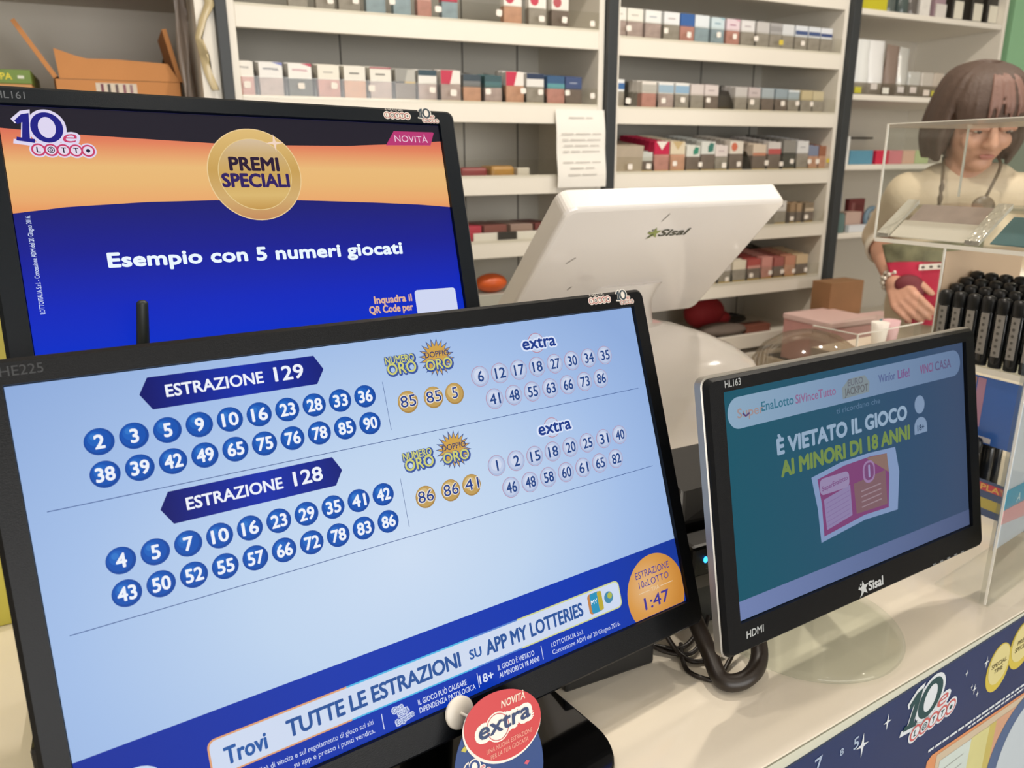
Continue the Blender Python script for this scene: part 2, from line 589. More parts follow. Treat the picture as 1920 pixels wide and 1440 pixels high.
# (x, width, lid colour, warning kind, accents, height, words)
A1 = [(.438, .047, 'dcdccf', 'g', [], .080, 'pale grey'), (.503, .047, 'e6e2d6', 'g', [], .080, 'ivory'), (.563, .055, 'c9c9b8', 'g', [], .080, 'olive-footed cream'),
      (.629, .051, 'a9c3cf', 'b', [], .080, 'light blue'), (.698, .048, '9fbccb', 'b', [], .080, 'sky blue'), (.757, .040, 'd8a9a0', 'p', [], .080, 'salmon pink'),
      (.826, .046, 'c2334f', 'b', [], .086, 'red-topped blue'), (1.009, .056, 'f0ece4', 'o', [('disc', 'c8455a')], .090, 'white red-disc orange-footed'),
      (1.083, .056, 'f0ece4', 'g', [('disc', 'c8455a')], .090, 'white red-disc grey-footed'), (1.155, .056, 'ece8e0', 'k', [('disc', 'b95a60')], .090, 'cream red-disc brown-footed')]
A2 = [(.294, .056, 'eae6dd', 'p', [('word', '8d8a8a', 'Winston', .6, UP)], .086, 'white grey-lettered'),
      (.361, .057, 'eceae6', 'm', [('corner', '7b83c4'), ('word', '3f4560', 'Winston', .55, UP)], .086, 'white blue-cornered'),
      (.430, .058, 'efece6', 'd', [('corner', 'c22f55'), ('word', 'c77e90', 'Winston', .55, UP)], .086, 'white red-cornered dark-footed'),
      (.500, .056, 'ebe6d8', 'p', [('tick', 'bdb9b0')], .086, 'cream pink-footed'), (.565, .057, 'e9e5da', 'o', [('tick', '77746c')], .086, 'white brown-footed'),
      (.632, .058, 'e9e5da', 'm', [('tick', '77746c'), ('band', 'b06a70', .88, 1)], .086, 'white purple-edged'),
      (.698, .056, 'bcbab2', 'k', [('band', 'c4a44a', 0, .12), ('half', '9b9a94')], .084, 'grey gold-banded'),
      (.759, .053, 'e8e6e0', 'm', [('band', '2e4854', .6, 1)], .084, 'white navy-topped'), (.824, .058, 'ede6df', 'm', [('half', 'c2334f')], .086, 'red and white slashed'),
      (.885, .053, '77797a', 'o', [('band', '3c4a54', .5, 1)], .078, 'grey slate-topped'), (.949, .053, '4f7478', 'm', [('band', '3d5a60', .5, 1)], .078, 'teal'),
      (1.013, .057, 'ede6df', 'o', [('half', 'c63350')], .090, 'taller red and white slashed'), (1.078, .057, 'e6e4e0', 'g', [('band', '2c3a56', .6, 1)], .088, 'white midnight-topped'),
      (1.143, .058, '3f5f84', 'p', [('band', '5f9aa0', 0, .4)], .084, 'blue and aqua'), (1.201, .056, '46557c', 'k', [('tick', '9aa3b8')], .084, 'indigo')]
B1P = [(.198, .047, 'efede6', 'm', [('tick', 'c9c5bc')], .088, 'white'), (.253, .057, 'efece2', 'm', [('tick', 'c9c5bc')], .088, 'creamy white'),
       (.320, .060, 'eef0ee', 'm', [('tick', 'b5bcc4')], .088, 'cold white'), (.387, .060, 'eceef0', 'g', [('tick', 'c0b7b7')], .088, 'white grey-footed'),
       (.448, .056, '3f68a8', 'p', [], .088, 'royal blue'), (.505, .057, 'e4ebf0', 'b', [], .088, 'ice white'), (.567, .054, 'cfe0e6', 'b', [('tick', '86a9b8'), ('corner', '9cc3d2')], .086, 'pale blue'),
       (.630, .056, 'e6d3da', 'p', [('corner', 'd8a6b8'), ('tick', 'b07a94')], .086, 'pale pink'), (.690, .058, 'e4e2e2', 'g', [('tick', 'b9aeb2')], .086, 'silvery white'),
       (.755, .056, 'c9c6c4', 'g', [], .086, 'silver'), (.812, .054, 'b0aeae', 'g', [('band', '9b9999', .3, .7)], .086, 'ash grey'), (.868, .054, 'd9dbdd', 'g', [], .086, 'light silver'),
       (.928, .057, 'dfe4ea', 'g', [('band', '4a5c88', .2, .55)], .086, 'white navy-banded'), (.987, .056, 'dfe4ea', 'g', [('band', '4a5c88', .2, .55)], .086, 'white navy-belted'),
       (1.046, .056, 'e4e8ee', 'g', [('band', '3e4f80', .2, .5)], .086, 'white navy-striped')]
B2P = [(.200, .046, 'eef0f0', 'g', [('band', '4470a8', .2, .7)], .086, 'white blue-belted'), (.313, .056, 'e8e2da', 'p', [('band', 'b9b6ae', .1, .75)], .084, 'white stone-belted'),
       (.379, .060, 'e8e8e6', 'm', [('band', '9fb9cc', .1, .75)], .084, 'white sky-belted'), (.441, .056, 'eaeae6', 'g', [('band', '93b4cf', .1, .75)], .084, 'white azure-belted'),
       (.500, .054, 'd9cfcb', 'g', [], .082, 'rosy grey'), (.559, .058, 'ddd2cf', 'k', [('tick', 'b9a9a8')], .082, 'blush'), (.683, .054, 'c9c5c2', 'g', [], .080, 'dove grey'),
       (.742, .054, 'cbbfbe', 'g', [('tick', 'a89b9c')], .080, 'mauve grey'), (.801, .056, 'a9b3b8', 'k', [], .080, 'steel blue'), (.861, .056, '97a5ad', 'k', [], .080, 'slate blue'),
       (.920, .054, 'a3b0b6', 'g', [('band', 'dfe5e8', .8, 1)], .078, 'steel white-rimmed'), (.978, .054, 'c6b893', 'g', [], .078, 'sand'), (1.034, .054, 'c9bd9c', 'g', [], .078, 'beige')]
B3P = [(.311, .056, 'c9ccc6', 'k', [], .066, 'pale sage'), (.371, .060, 'c4284e', 'p', [('tri', 'efe6dc')], .098, 'red white-chevron'), (.435, .060, 'dfd2b8', 'o', [('tri', 'c9b183')], .098, 'cream tan-chevron'),
       (.497, .057, 'dcdcd4', 'k', [('leaf', '3c8c74')], .086, 'white green-leaf'), (.560, .060, 'dadcd6', 'k', [('leaf', '3f7c70')], .098, 'taller white green-leaf'),
       (.617, .054, 'e2d8d4', 'g', [('tick', 'c4b0b4')], .086, 'pinkish white'), (.680, .060, 'e4dcd0', 'k', [('disc', 'd2745a')], .100, 'white orange-disc'),
       (.784, .062, 'd8c8b6', 'k', [('band', 'c2866c', 0, .25)], .090, 'tan rust-edged'), (.850, .060, 'd6d0cc', 'k', [('band', 'bb5a58', 0, .45)], .098, 'white brick-red-footed'),
       (.922, .060, '8f8c86', 'd', [], .104, 'tall grey'), (.985, .056, 'dcdcdc', 'g', [('tick', 'aaaab0')], .102, 'tall white'), (1.038, .050, '7f88a0', 'o', [], .086, 'blue and tan'),
       (1.087, .046, '96624a', 'o', [], .086, 'chestnut')]
B4P = [(.905, .054, 'dad6d2', 'g', [('tick', '7a6c74')], .086, 'white'), (.964, .026, '9d8468', 'k', [], .076, 'narrow brown'), (.994, .026, 'ac9274', 'k', [], .076, 'narrow tan'),
       (1.045, .046, '8a7a66', 'k', [('band', 'c9b8a2', 0, .4)], .076, 'umber')]
B5P = [(.600, .056, 'cfd2cc', 'g', [], .080, 'grey'), (.666, .055, 'd6d0cb', 'g', [], .080, 'pearl'), (.732, .062, 'e8dfcb', 'g', [], .080, 'cream'), (.801, .062, 'b0524e', 'k', [('band', 'd09a90', 0, .3)], .080, 'dark red'),
       (.862, .052, 'd3958c', 'p', [], .084, 'pink'), (.917, .048, 'a4605a', 'k', [], .080, 'maroon'), (.973, .054, 'c48a72', 'o', [], .082, 'copper'), (1.034, .060, 'cdb592', 'k', [], .082, 'wheat')]


def row(bay, sh, M, zlip, items, queue=0, gap=.0235):
    zb = zlip - .014
    g = 'cigarette packs on the %s of the %s' % (SHN[sh], BAYN[bay])
    for i, (x, wd, lid, wn, acc, h, words) in enumerate(items):
        # lean and slip are a little irregular, as on the real shelf
        dy = random.uniform(0, .004)
        pack(M, zb, x, wd, h, lid, wn, acc, '%s cigarette pack, %s from left on the %s, %s' % (words, NTH[i], SHN[sh], BAYN[bay]), g, .019 + dy)
        for q in range(queue):
            mb = MB()
            a = wd / 2 - .0012
            mb.box(-a, a, 0, .022, 0, h * .6, WARN['g']); mb.box(-a, a, 0, .022, h * .6, h, PL(lid, .35))
            o = mb.build('cigarette_pack', bevel=.0006, seg=1)
            o.matrix_world = M @ Matrix.Translation((x, .019 + dy + gap * (q + 1), zb + TILT * (.019 + dy + gap * (q + 1) + .006) + .0002))
            tag(o, '%s pack, %s back in the %s lane, %s, %s' % (words, NTH[q + 1], NTH[i], SHN[sh], BAYN[bay]), 'cigarette pack', 'queued ' + g)


row(1, 1, B1, .352, A1)
row(1, 2, B1, .153, A2, 2)
row(2, 1, B2, .342, B1P, 1)
row(2, 2, B2, .151, B2P, 2)
row(2, 3, B2, -.035, B3P, 7)
pack(B2, .137, .620, .054, .084, 'a7a29c', 'g', [], 'dull grey cigarette pack set far back in its lane on the second shelf, middle bay', 'cigarette packs on the second shelf of the middle bay', .095)
row(2, 4, B2, -.219, B4P, 1)
row(2, 5, B2, -.408, B5P, 5)
# large grey carton lying lengthwise at the left of the third shelf
mb = MB(); mb.box(-.050, .050, 0, .30, 0, .088, PL('b9ab98', .5, var=.15, vscale=30)); mb.box(-.050, .050, -.0004, 0, .0, .012, YEL)
o = one('tobacco_carton', mb, 'long grey tobacco carton at the left end of the third shelf, middle bay', 'carton', bevel=.001); o.matrix_world = B2 @ Matrix.Translation((.243, .02, -.0480)) @ Matrix.Rotation(math.atan(TILT), 4, 'X')
# white tray cards on the empty places of the top shelf
for i, x in enumerate((.885, .945)):
    mb = MB(); mb.box(-.022, .022, 0, .05, 0, .016, STICK); o = one('shelf_card', mb, '%s low white card block in the empty gap on the top shelf, left bay' % ('left' if i == 0 else 'right'), 'card', 'white cards in the gap')
    o.matrix_world = B1 @ Matrix.Translation((x, .019, .3388)) @ Matrix.Rotation(math.atan(TILT), 4, 'X')
# price stickers -------------------------------------------------------
TAGS = [(1, 1, B1, [(.510, .370), (.572, .374), (.664, .379), (.785, .370), (.956, .373), (1.084, .367), (1.155, .369), (1.245, .365)]),
        (1, 2, B1, [(.301, .175), (.426, .176), (.506, .179), (.600, .176), (.762, .177), (.821, .172), (.921, .178), (1.027, .183), (1.081, .181), (1.167, .182), (1.250, .176)]),
        (2, 1, B2, [(.214, .362), (.348, .364), (.435, .358), (.551, .365), (.616, .364), (.705, .363), (.814, .358), (.911, .361)]),
        (2, 2, B2, [(.220, .166), (.350, .170), (.424, .174), (.525, .176), (.708, .175), (.844, .174), (.911, .176), (.978, .176)]),
        (2, 3, B2, [(.235, -.021), (.304, -.020), (.405, -.013), (.508, -.017), (.607, -.020), (.670, -.017), (.793, -.014), (.861, -.018), (.909, -.010), (.994, -.011), (1.033, -.011), (1.084, -.009)]),
        (2, 4, B2, [(.934, -.202), (1.004, -.199)]),
        (2, 5, B2, [(.654, -.393), (.764, -.388), (.853, -.385), (.911, -.385), (.967, -.387), (1.028, -.387)])]
for bay, sh, M, L in TAGS:
    for i, (x, z) in enumerate(L):
        yl = (bay, sh, i) in ((2, 1, 6), (2, 3, 11))
        mb = MB(Matrix(((1, 0, 0, 0), (0, 0, -1, 0), (0, 1, 0, 0), (0, 0, 0, 1))))
        rw = random.uniform(.0075, .0090); rh = random.uniform(.0070, .0080)
        mb.prism(rrect(-rw, rw, -rh, rh, .0035, 3), 0, .0004, PL('d8c24a', .6) if yl else STICK)
        o = one('price_sticker', mb, '%s price sticker, %s from left on the %s front, %s' % ('yellow' if yl else 'white', NTH[i], SHN[sh], BAYN[bay]), 'price sticker',
                'price stickers on the shelf fronts')
        o.matrix_world = M @ Matrix.Translation((x, -.0037, z)) @ Matrix.Rotation(random.uniform(-.12, .12), 4, 'Y')

# goods low in the left bay ---------------------------------------------
mb = MB(); mb.box(-.035, .045, 0, .09, 0, .036, PL('8f2f30', .35, var=.25, vscale=25)); o = one('tobacco_pouch', mb, 'dark red tobacco pouch lying on the third shelf of the left bay', 'pouch', bevel=.008)
o.matrix_world = B1 @ Matrix.Translation((.885, .025, -.054))
mb = MB(); mb.box(-.035, .04, 0, .09, 0, .040, PL('b98a3e', .3, var=.3, vscale=25)); o = one('tobacco_pouch', mb, 'golden tobacco pouch beside the dark red one on the third shelf', 'pouch', bevel=.010)
o.matrix_world = B1 @ Matrix.Translation((.975, .025, -.054))
mb = MB(); mb.box(-.02, .02, 0, .03, 0, .034, PL('d9d2c4', .4)); o = one('small_box', mb, 'small translucent white box right of the golden pouch', 'box', bevel=.003)
o.matrix_world = B1 @ Matrix.Translation((1.045, .03, -.054))
for i, (x, c, wds) in enumerate(((.875, 'c0304a', 'bright red'), (.955, '8a4f47', 'rust brown'), (1.04, 'a98f84', 'grey brown'), (1.12, '7c3b3a', 'maroon'))):
    for k in range(3):
        mb = MB(); mb.box(-.036, .036, 0, .17, 0, .018, PL(c, .4, var=.12, vscale=20))
        o = one('flat_tobacco_box', mb, '%s flat tobacco box, %s from the bottom of its pile on the fourth shelf' % (wds, NTH[k]), 'box', 'flat boxes on the fourth shelf of the left bay', bevel=.001)
        o.matrix_world = B1 @ Matrix.Translation((x, .03 + .002 * k, -.233 + .0182 * k))
mb = MB(); mb.box(-.12, .12, -.002, 0, 0, .03, PAPER); o = one('shelf_strip', mb, 'white paper strip standing at the front of the fourth shelf, left bay', 'label strip')
o.matrix_world = B1 @ Matrix.Translation((1.0, .022, -.228))
mb = MB(); mb.box(-.030, .030, -.004, 0, 0, .030, PL('2c2825', .4))
o = one('small_black_box', mb, 'small black box leaning on the white strip of the fourth shelf', 'box'); o.matrix_world = B1 @ Matrix.Translation((.985, .0195, -.227))
mb = MB(); mb.ell((0, 0, .028), .05, .035, .028, PL('e0652e', .35, var=.2, vscale=30)); o = one('orange_sweets_bag', mb, 'bright orange lumpy bag on the fifth shelf of the left bay', 'bag'); o.matrix_world = B1 @ Matrix.Translation((.955, .07, -.422 + .045))
mb = MB(); mb.box(-.05, .05, 0, .10, 0, .045, PL('c9c9c4', .4)); o = one('white_carton', mb, 'white carton under the orange bag on the fifth shelf', 'carton', bevel=.002); o.matrix_world = B1 @ Matrix.Translation((.945, .03, -.422))

# notice sheet ----------------------------------------------------------
mb = MB(Matrix(((1, 0, 0, 0), (0, 0, -1, 0), (0, 1, 0, 0), (0, 0, 0, 1))))
N = 16
pts = []
for j in range(N + 1):
    t = j / N
    pts.append((t, .010 * math.sin(t * 2.6) * (1 + .3 * math.sin(t * 9)) + .012 * t * t))
vs = []
for t, dz in pts:
    for x in (0, .16):
        vs.append((x, -.213 * t, dz + (.004 if x else 0)))
mb.add(vs, [(2 * j, 2 * j + 2, 2 * j + 3, 2 * j + 1) for j in range(N)], PAPER, True)
INK = PL('cdc8c1', .8)
for ly, ws in ((.020, (.05, .022)), (.064, (.04, .05, .03)), (.080, (.02, .05, .045)), (.096, (.03, .045, .03)), (.112, (.02, .03, .06)), (.142, (.035, .05, .03)), (.158, (.045, .03)), (.176, (.04, .05))):
    tot = sum(ws) + .006 * (len(ws) - 1)
    x = .08 - tot / 2
    k = ly / .213
    dz = .010 * math.sin(k * 2.6) * (1 + .3 * math.sin(k * 9)) + .012 * k * k
    for ww in ws:
        mb.poly([(x, -ly - .0035), (x + ww, -ly - .0035), (x + ww, -ly), (x, -ly)], dz + .0045, INK)
        x += ww + .006
o = one('paper_notice', mb, 'white typed paper notice hanging from the second shelf beside the middle post', 'notice')
o.matrix_world = Matrix.Translation((1.126, 1.993, .137))

# ------------------------------------------------------------------ right bay
x0, x1 = 1.157, 1.992
r = empty('wall_shelving', 'right open shelving bay with thin boards, behind the woman', 'shelving', B2 @ Matrix.Translation(((x0 + x1) / 2, 0, FLOOR)), 'wall shelving bays')
T = r.matrix_world.inverted() @ B2
GREYL = PL('cfc8bb', .6, var=.03)
CTOPL = PL('ece2d0', .3)
mb = MB(T); mb.box(x0, x1, .36, .38, FLOOR, .85, GREYL); mb.box(x0 + .42, x0 + .424, .358, .36, -.3, .85, PL('7d776c', .7)); mb.build('back_panel', r)
mb = MB(T); mb.box(x1 - .018, x1, .0, .38, FLOOR, .85, LAM); mb.build('side_panel', r, .001)
for z in (.488, .214, -.024, -.268):
    mb = MB(T); mb.box(x0 + .002, x1 - .02, 0, .36, z - .020, z, LAM); sh = mb.build('shelf', r, .004)
    if z == .214:
        mb = MB(T); mb.box(x0 + .004, x1 - .022, .004, .006, z, z + .040, GLASS('smoke_guard', 'd8d4ce', .9, .15)); mb.build('front_guard', sh)
mb = MB(T); mb.box(x0, x1 - .018, 0, .36, FLOOR, -.66, LAM); mb.build('base_cabinet', r, .002)
mb = MB(); mb.box(-.55, .55, -.2, .2, 0, -FLOOR - .66, LAM); mb.box(-.552, .552, -.203, .2, -FLOOR - .675, -FLOOR - .66, CTOPL)
o = one('low_cabinet', mb, 'low cream cabinet in front of the right shelving, carrying pink cartons', 'cabinet', bevel=.002); o.matrix_world = Matrix.Translation((2.50, 1.755, FLOOR))


def bx(name, x, y, z, sx, sy, sz, mat, label, cat, group=None, bevel=.002, rz=0.0, lean=0.0, M=B2):
    mb = MB(); mb.box(-sx / 2, sx / 2, 0, sy, 0, sz, mat)
    o = one(name, mb, label, cat, group, bevel=bevel)
    o.matrix_world = M @ Matrix.Translation((x, y, z)) @ Matrix.Rotation(rz, 4, 'Z') @ Matrix.Rotation(lean, 4, 'Y')
    return o


FOIL = PL('e6e7e4', .18, metal=.5, bump=1.0, bscale=90)
bx('yellow_box', 1.274, .03, .488, .135, .12, .06, PL('c8bf2a', .4), 'flat yellow box at the left end of the top right-bay shelf', 'box')
for i, x in enumerate((1.375, 1.445, 1.495)):
    mb = MB(); mb.lathe([(.026, 0), (.028, .01), (.028, .075), (.018, .09), (.018, .11)], PL(('5a6360', '4e5a58', '66605c')[i], .15), 20)
    o = one('dark_jar', mb, '%s dark jar from the left on the top shelf of the right bay' % NTH[i], 'jar', 'dark jars on the top right shelf'); o.matrix_world = B2 @ Matrix.Translation((x, .06, .488))
bx('white_carton', 1.552, .035, .488, .056, .06, .07, PL('e6e2dc', .4, var=.2, vscale=40), 'white carton left of the mauve one on the top right-bay shelf', 'carton')
bx('mauve_carton', 1.634, .035, .488, .060, .06, .085, PL('a88f98', .4), 'mauve carton with pale foot on the top right-bay shelf', 'carton')
bx('pale_carton', 1.634, .028, .488, .056, .006, .05, PL('dcd6d0', .5), 'pale card standing against the mauve carton', 'card', bevel=.0005)
for i, x in enumerate((1.735, 1.850, 1.945)):
    b = empty('bottle', '%s dark square bottle with white label on the top right-bay shelf' % ('leftmost', 'middle', 'rightmost')[i], 'bottle', B2 @ Matrix.Translation((x, .06, .488)), 'dark bottles on the top right shelf')
    mb = MB(); mb.prism(rrect(-.032, .032, -.03, .03, .008), 0, .13, PL('35322d', .2)); mb.cyl((0, 0, .13), (0, 0, .17), .012, .012, PL('35322d', .2)); mb.build('glass_body', b, .003)
    mb = MB(); mb.box(-.026, .026, -.0312, -.0305, .008, .068, PL('e4dfcf', .6)); mb.build('label', b)
    mb = MB(); mb.cyl((0, 0, .17), (0, 0, .19), .014, .014, PL('20201e', .3)); mb.build('cap', b)


def pouch(x, wd, h, mat, label, lean=0.0):
    mb = MB()
    n = 8
    rings = []
    for j in range(9):
        t = j / 8
        th = .022 * (1 - t ** 2) + .002
        rings.append([(wd / 2 * (1 - .04 * math.sin(t * 12)) * math.cos(a), th * math.sin(a) + .002 * math.sin(7 * a + j), h * t) for a in [2 * math.pi * k / 14 for k in range(14)]])
    mb.loft(rings, mat)
    o = one('foil_pouch', mb, label, 'pouch', 'foil pouches on the second right-bay shelf')
    o.matrix_world = B2 @ Matrix.Translation((x, .045, .214)) @ Matrix.Rotation(lean, 4, 'Y')


pouch(1.250, .085, .185, PL('f4f6f4', .25, coat=.4, bump=.6, bscale=30), 'tall shiny white pouch nearest the dark post on the second right-bay shelf')
pouch(1.330, .080, .185, PL('efefee', .22, coat=.4, bump=.7, bscale=30), 'tall shiny white pouch, second from the dark post, right bay')
pouch(1.408, .068, .175, PL('8d7b70', .35, bump=.5, bscale=30), 'brown pouch between the white and the crinkled pouches', .06)
pouch(1.468, .055, .170, FOIL, 'crinkled silver pouch right of the brown one', .08)
for i, (x, wd, c) in enumerate(((1.545, .066, FOIL), (1.620, .070, PL('e2dcd4', .2, metal=.4, bump=1, bscale=120)), (1.688, .058, PL('ddd2c6', .2, metal=.4, bump=1, bscale=120)), (1.752, .056, FOIL), (1.83, .06, FOIL))):
    bx('foil_packet', x, .035, .214, wd, .05, .092, c, '%s low crinkly foil packet from the left on the second right-bay shelf' % NTH[i], 'packet', 'foil packets on the second right-bay shelf', bevel=.006)
for i, (x, z, c) in enumerate(((1.205, .222, 'c8c23c'), (1.286, .236, 'd9d2cc'), (1.350, .224, 'e8e6dc'), (1.430, .230, 'd6d0cc'), (1.499, .231, 'd9cfc8'), (1.576, .224, 'e4d8cc'), (1.622, .222, 'c6bd45'))):
    mb = MB(); mb.box(-.017, .017, -.0006, 0, 0, .020, PL(c, .6)); o = one('shelf_tag', mb, '%s small price tag from the left on the second right-bay shelf guard' % NTH[i], 'price tag', 'price tags on the right bay')
    o.matrix_world = B2 @ Matrix.Translation((x, .0035, z - .004))
bx('white_book', 1.212, .03, -.024, .034, .13, .098, PL('e6e6e2', .5, var=.08, vscale=30), 'upright white book against the dark post on the third right-bay shelf', 'book', bevel=.001)
bx('gift_box', 1.297, .03, -.024, .124, .10, .050, PL('5b93ad', .4, var=.12, vscale=20), 'blue box next to the white book on the third right-bay shelf', 'box')
bx('gift_box', 1.412, .03, -.024, .072, .10, .050, PL('cc2a4a', .4), 'crimson box right of the blue box on the third right-bay shelf', 'box')
bx('gift_box', 1.487, .03, -.024, .074, .10, .050, PL('d8808a', .4, var=.3, vscale=25), 'pink box right of the crimson box', 'box')
bx('gift_box', 1.562, .03, -.024, .070, .10, .050, PL('dbb39e', .4, var=.2, vscale=25), 'peach box between the pink and the light green boxes', 'box')
bx('gift_box', 1.640, .03, -.024, .080, .10, .050, PL('b9c795', .4, var=.2, vscale=25), 'light green box near the woman on the third right-bay shelf', 'box')
mb = MB(); mb.box(-.20, .20, 0, .03, 0, .008, PL('4a443d', .6)); o = one('dark_rail', mb, 'thin dark rail on the back panel above the gift boxes', 'rail'); o.matrix_world = B2 @ Matrix.Translation((1.53, .33, .075))
bx('pale_blue_box', 1.212, .05, -.268 + .075, .06, .05, .07, PL('a9b4c4', .4, var=.2, vscale=40), 'pale blue box on top of the teal jar by the dark post', 'box')
mb = MB(); mb.lathe([(.045, 0), (.047, .01), (.047, .06), (.04, .07), (.04, .0735)], PL('5f7b78', .3), 24); mb.lathe([(.043, .0735), (.043, .0748)], PL('8c7a66', .4), 24)
o = one('jar', mb, 'squat teal jar under the pale blue box', 'jar'); o.matrix_world = B2 @ Matrix.Translation((1.222, .07, -.268))
bx('pink_box', 1.318, .05, -.268, .085, .06, .072, PL('c3a79a', .5), 'dusty pink box in the middle of the fourth right-bay shelf', 'box')
bx('white_tray', 1.312, .02, -.268, .10, .02, .026, PL('d8dbe0', .5), 'low white tray in front of the dusty pink box', 'tray')
mb = MB(); mb.tube([(.036 * math.cos(a), 0, .042 + .036 * math.sin(a)) for a in [2 * math.pi * i / 20 for i in range(21)]], .010, PL('6d8596', .35), 10, False); mb.ell((0, .0, .042), .014, .012, .014, PL('b9c4cc', .3))
o = one('ring_toy', mb, 'grey blue ring-shaped toy standing on the fourth right-bay shelf', 'toy'); o.matrix_world = B2 @ Matrix.Translation((1.405, .04, -.2675 + .004))
mb = MB(); mb.box(-.045, .045, 0, .02, 0, .115, PL('7a3434', .5)); mb.box(-.032, -.012, -.002, 0, .012, .10, PL('9a605c', .5)); o = one('picture_frame', mb, 'dark red frame standing behind the ring toy', 'frame', bevel=.002)
o.matrix_world = B2 @ Matrix.Translation((1.415, .12, -.268))

# pink boxes and carton on the low cabinet
for i, (x, y, sx, sy, sz, c, lb) in enumerate(((2.075, 1.70, .20, .20, .155, 'd9a09c', 'pink carton with pale lid on the low cabinet beside the dark post'),
                                              (2.30, 1.66, .20, .20, .130, 'c98a88', 'darker pink carton right of the first, on the low cabinet'))):
    r = empty('pink_carton', lb, 'carton', Matrix.Translation((x, y, -.66)), 'pink cartons on the low cabinet')
    mb = MB(); mb.box(-sx / 2, sx / 2, 0, sy, 0, sz - .02, PL(c, .5, var=.12, vscale=25)); mb.build('box', r, .002)
    mb = MB(); mb.box(-sx / 2 - .003, sx / 2 + .003, -.003, sy + .003, sz - .0195, sz, PL('ecc9c4', .5)); mb.build('lid', r, .003)
bx('brown_parcel', 2.235, 1.872, -.66, .16, .085, .245, PL('9a7350', .7, var=.15, vscale=15), 'brown parcel standing behind the darker pink carton', 'parcel', M=Matrix.Identity(4))
mb = MB(); mb.box(-.03, .03, 0, .02, 0, .014, PL('3fa6c0', .4)); o = one('teal_clip', mb, 'small turquoise clip lying on the darker pink carton', 'clip', bevel=.002); o.matrix_world = Matrix.Translation((2.24, 1.69, -.53))
# lowest visible shelf of the middle bay
mb = MB(); mb.ell((0, 0, .045), .085, .06, .062, PL('a2242c', .7, bump=.5, bscale=20)); mb.ell((.06, -.01, .02), .05, .04, .03, PL('a2242c', .7, bump=.5, bscale=20))
o = one('red_cloth', mb, 'crumpled dark red cloth on the lowest shelf of the middle bay', 'cloth'); o.matrix_world = B2 @ Matrix.Translation((.745, .20, -.595))
mb = MB(); mb.ell((0, 0, .02), .10, .06, .022, PL('6e625a', .8, bump=.5, bscale=25)); o = one('grey_cloth', mb, 'folded grey brown cloth in front of the red cloth', 'cloth'); o.matrix_world = B2 @ Matrix.Translation((.73, .082, -.611))
mb = MB(); mb.ell((0, 0, .015), .055, .03, .012, PL('2e2a26', .5)); mb.tube([(-.05, 0, .015), (0, .03, .03), (.05, 0, .018)], .006, PL('2e2a26', .5)); o = one('black_pouch', mb, 'flat black pouch right of the red cloth', 'pouch'); o.matrix_world = B2 @ Matrix.Translation((.92, .22, -.612))
bx('brown_case', .875, .05, -.614, .12, .06, .03, PL('7d4a3c', .5), 'small brown case between the red cloth and the black pouch', 'case')

# green panel at the far right
r = empty('green_poster', 'green poster board at the right end of the shelving', 'poster', Matrix.Translation((3.40, 2.06, .62)))
mb = MB(); mb.box(-.19, .30, 0, .03, -.30, .3, PL('8fc096', .5, var=.15, vscale=4)); mb.build('board', r, .002)
mb = MB(); mb.box(-.19, .30, -.004, 0, -.30, -.29, PL('c9d2c8', .4)); mb.build('edge_strip', r)
bx('grey_green_cabinet', 3.46, 2.05, FLOOR, .40, .30, 1.80, PL('8b988a', .5), 'grey green cabinet under the green poster board', 'cabinet', M=Matrix.Identity(4))

# ------------------------------------------------------------------ left recess
r = empty('storage_cabinet', 'open grey storage cabinet holding cardboard boxes, left of the tobacco shelves', 'cabinet', Matrix.Translation((-.3, 2.2, FLOOR)))
T = r.matrix_world.inverted()
GR = PL('c9c3b8', .7, var=.04, vscale=3)
mb = MB(T); mb.box(-.95, .203, 2.45, 2.47, FLOOR, .80, GR); mb.build('back_panel', r)
mb = MB(T); mb.box(.203, .2435, 2.0, 2.47, FLOOR, .80, LAM); mb.build('side_panel', r, .001)
mb = MB(T); mb.box(-.97, -.95, 2.0, 2.47, FLOOR, .80, LAM); mb.build('side_panel', r, .001)
mb = MB(T); mb.box(-.95, .203, 2.0, 2.45, .39, .41, GR); mb.build('top_board', r, .001)
mb = MB(T); mb.box(-.95, .203, 2.0, 2.45, .07, .09, LAM); mb.build('shelf', r, .001)
mb = MB(T); mb.box(-.95, .203, 2.0, 2.45, FLOOR, -.5, LAM); mb.build('base_cabinet', r, .001)
CB = PL('c98b55', .85, bump=.25, bscale=60, var=.06, vscale=10)
CBI = PL('b3865c', .9, var=.06)
r = empty('cardboard_box', 'open brown cardboard box with raised flaps in the left cabinet', 'cardboard box', Matrix.Translation((.033, 2.10, .09)))
W_, D_, H_ = .132, .26, .093
mb = MB()
t = .004
mb.box(-W_, W_, 0, t, 0, H_, CB); mb.box(-W_, W_, D_ - t, D_, 0, H_, CB); mb.box(-W_, -W_ + t, 0, D_, 0, H_, CB); mb.box(W_ - t, W_, 0, D_, 0, H_, CB); mb.box(-W_, W_, 0, D_, 0, t, CBI)
mb.build('carton_body', r, .0008)
mb = MB()     # front flap, dog-eared along its top edge
tp = [(-W_ + .008, .066), (-.085, .052), (-.06, .046), (0, .047), (.06, .044), (.108, .042)]
vs = [(-W_ + .012, 0, H_ + .001), (W_ - .002, 0, H_ + .001)] + [(x, .012 + (.006 if i == 0 else 0), H_ + z) for i, (x, z) in reversed(list(enumerate(tp)))]
n = len(vs)
mb.add(vs + [(x, y + .004, z) for x, y, z in vs], [tuple(range(n)), tuple(reversed(range(n, 2 * n)))] + [(i, n + i, n + (i + 1) % n, (i + 1) % n) for i in range(n)], CB)
mb.build('front_flap', r)


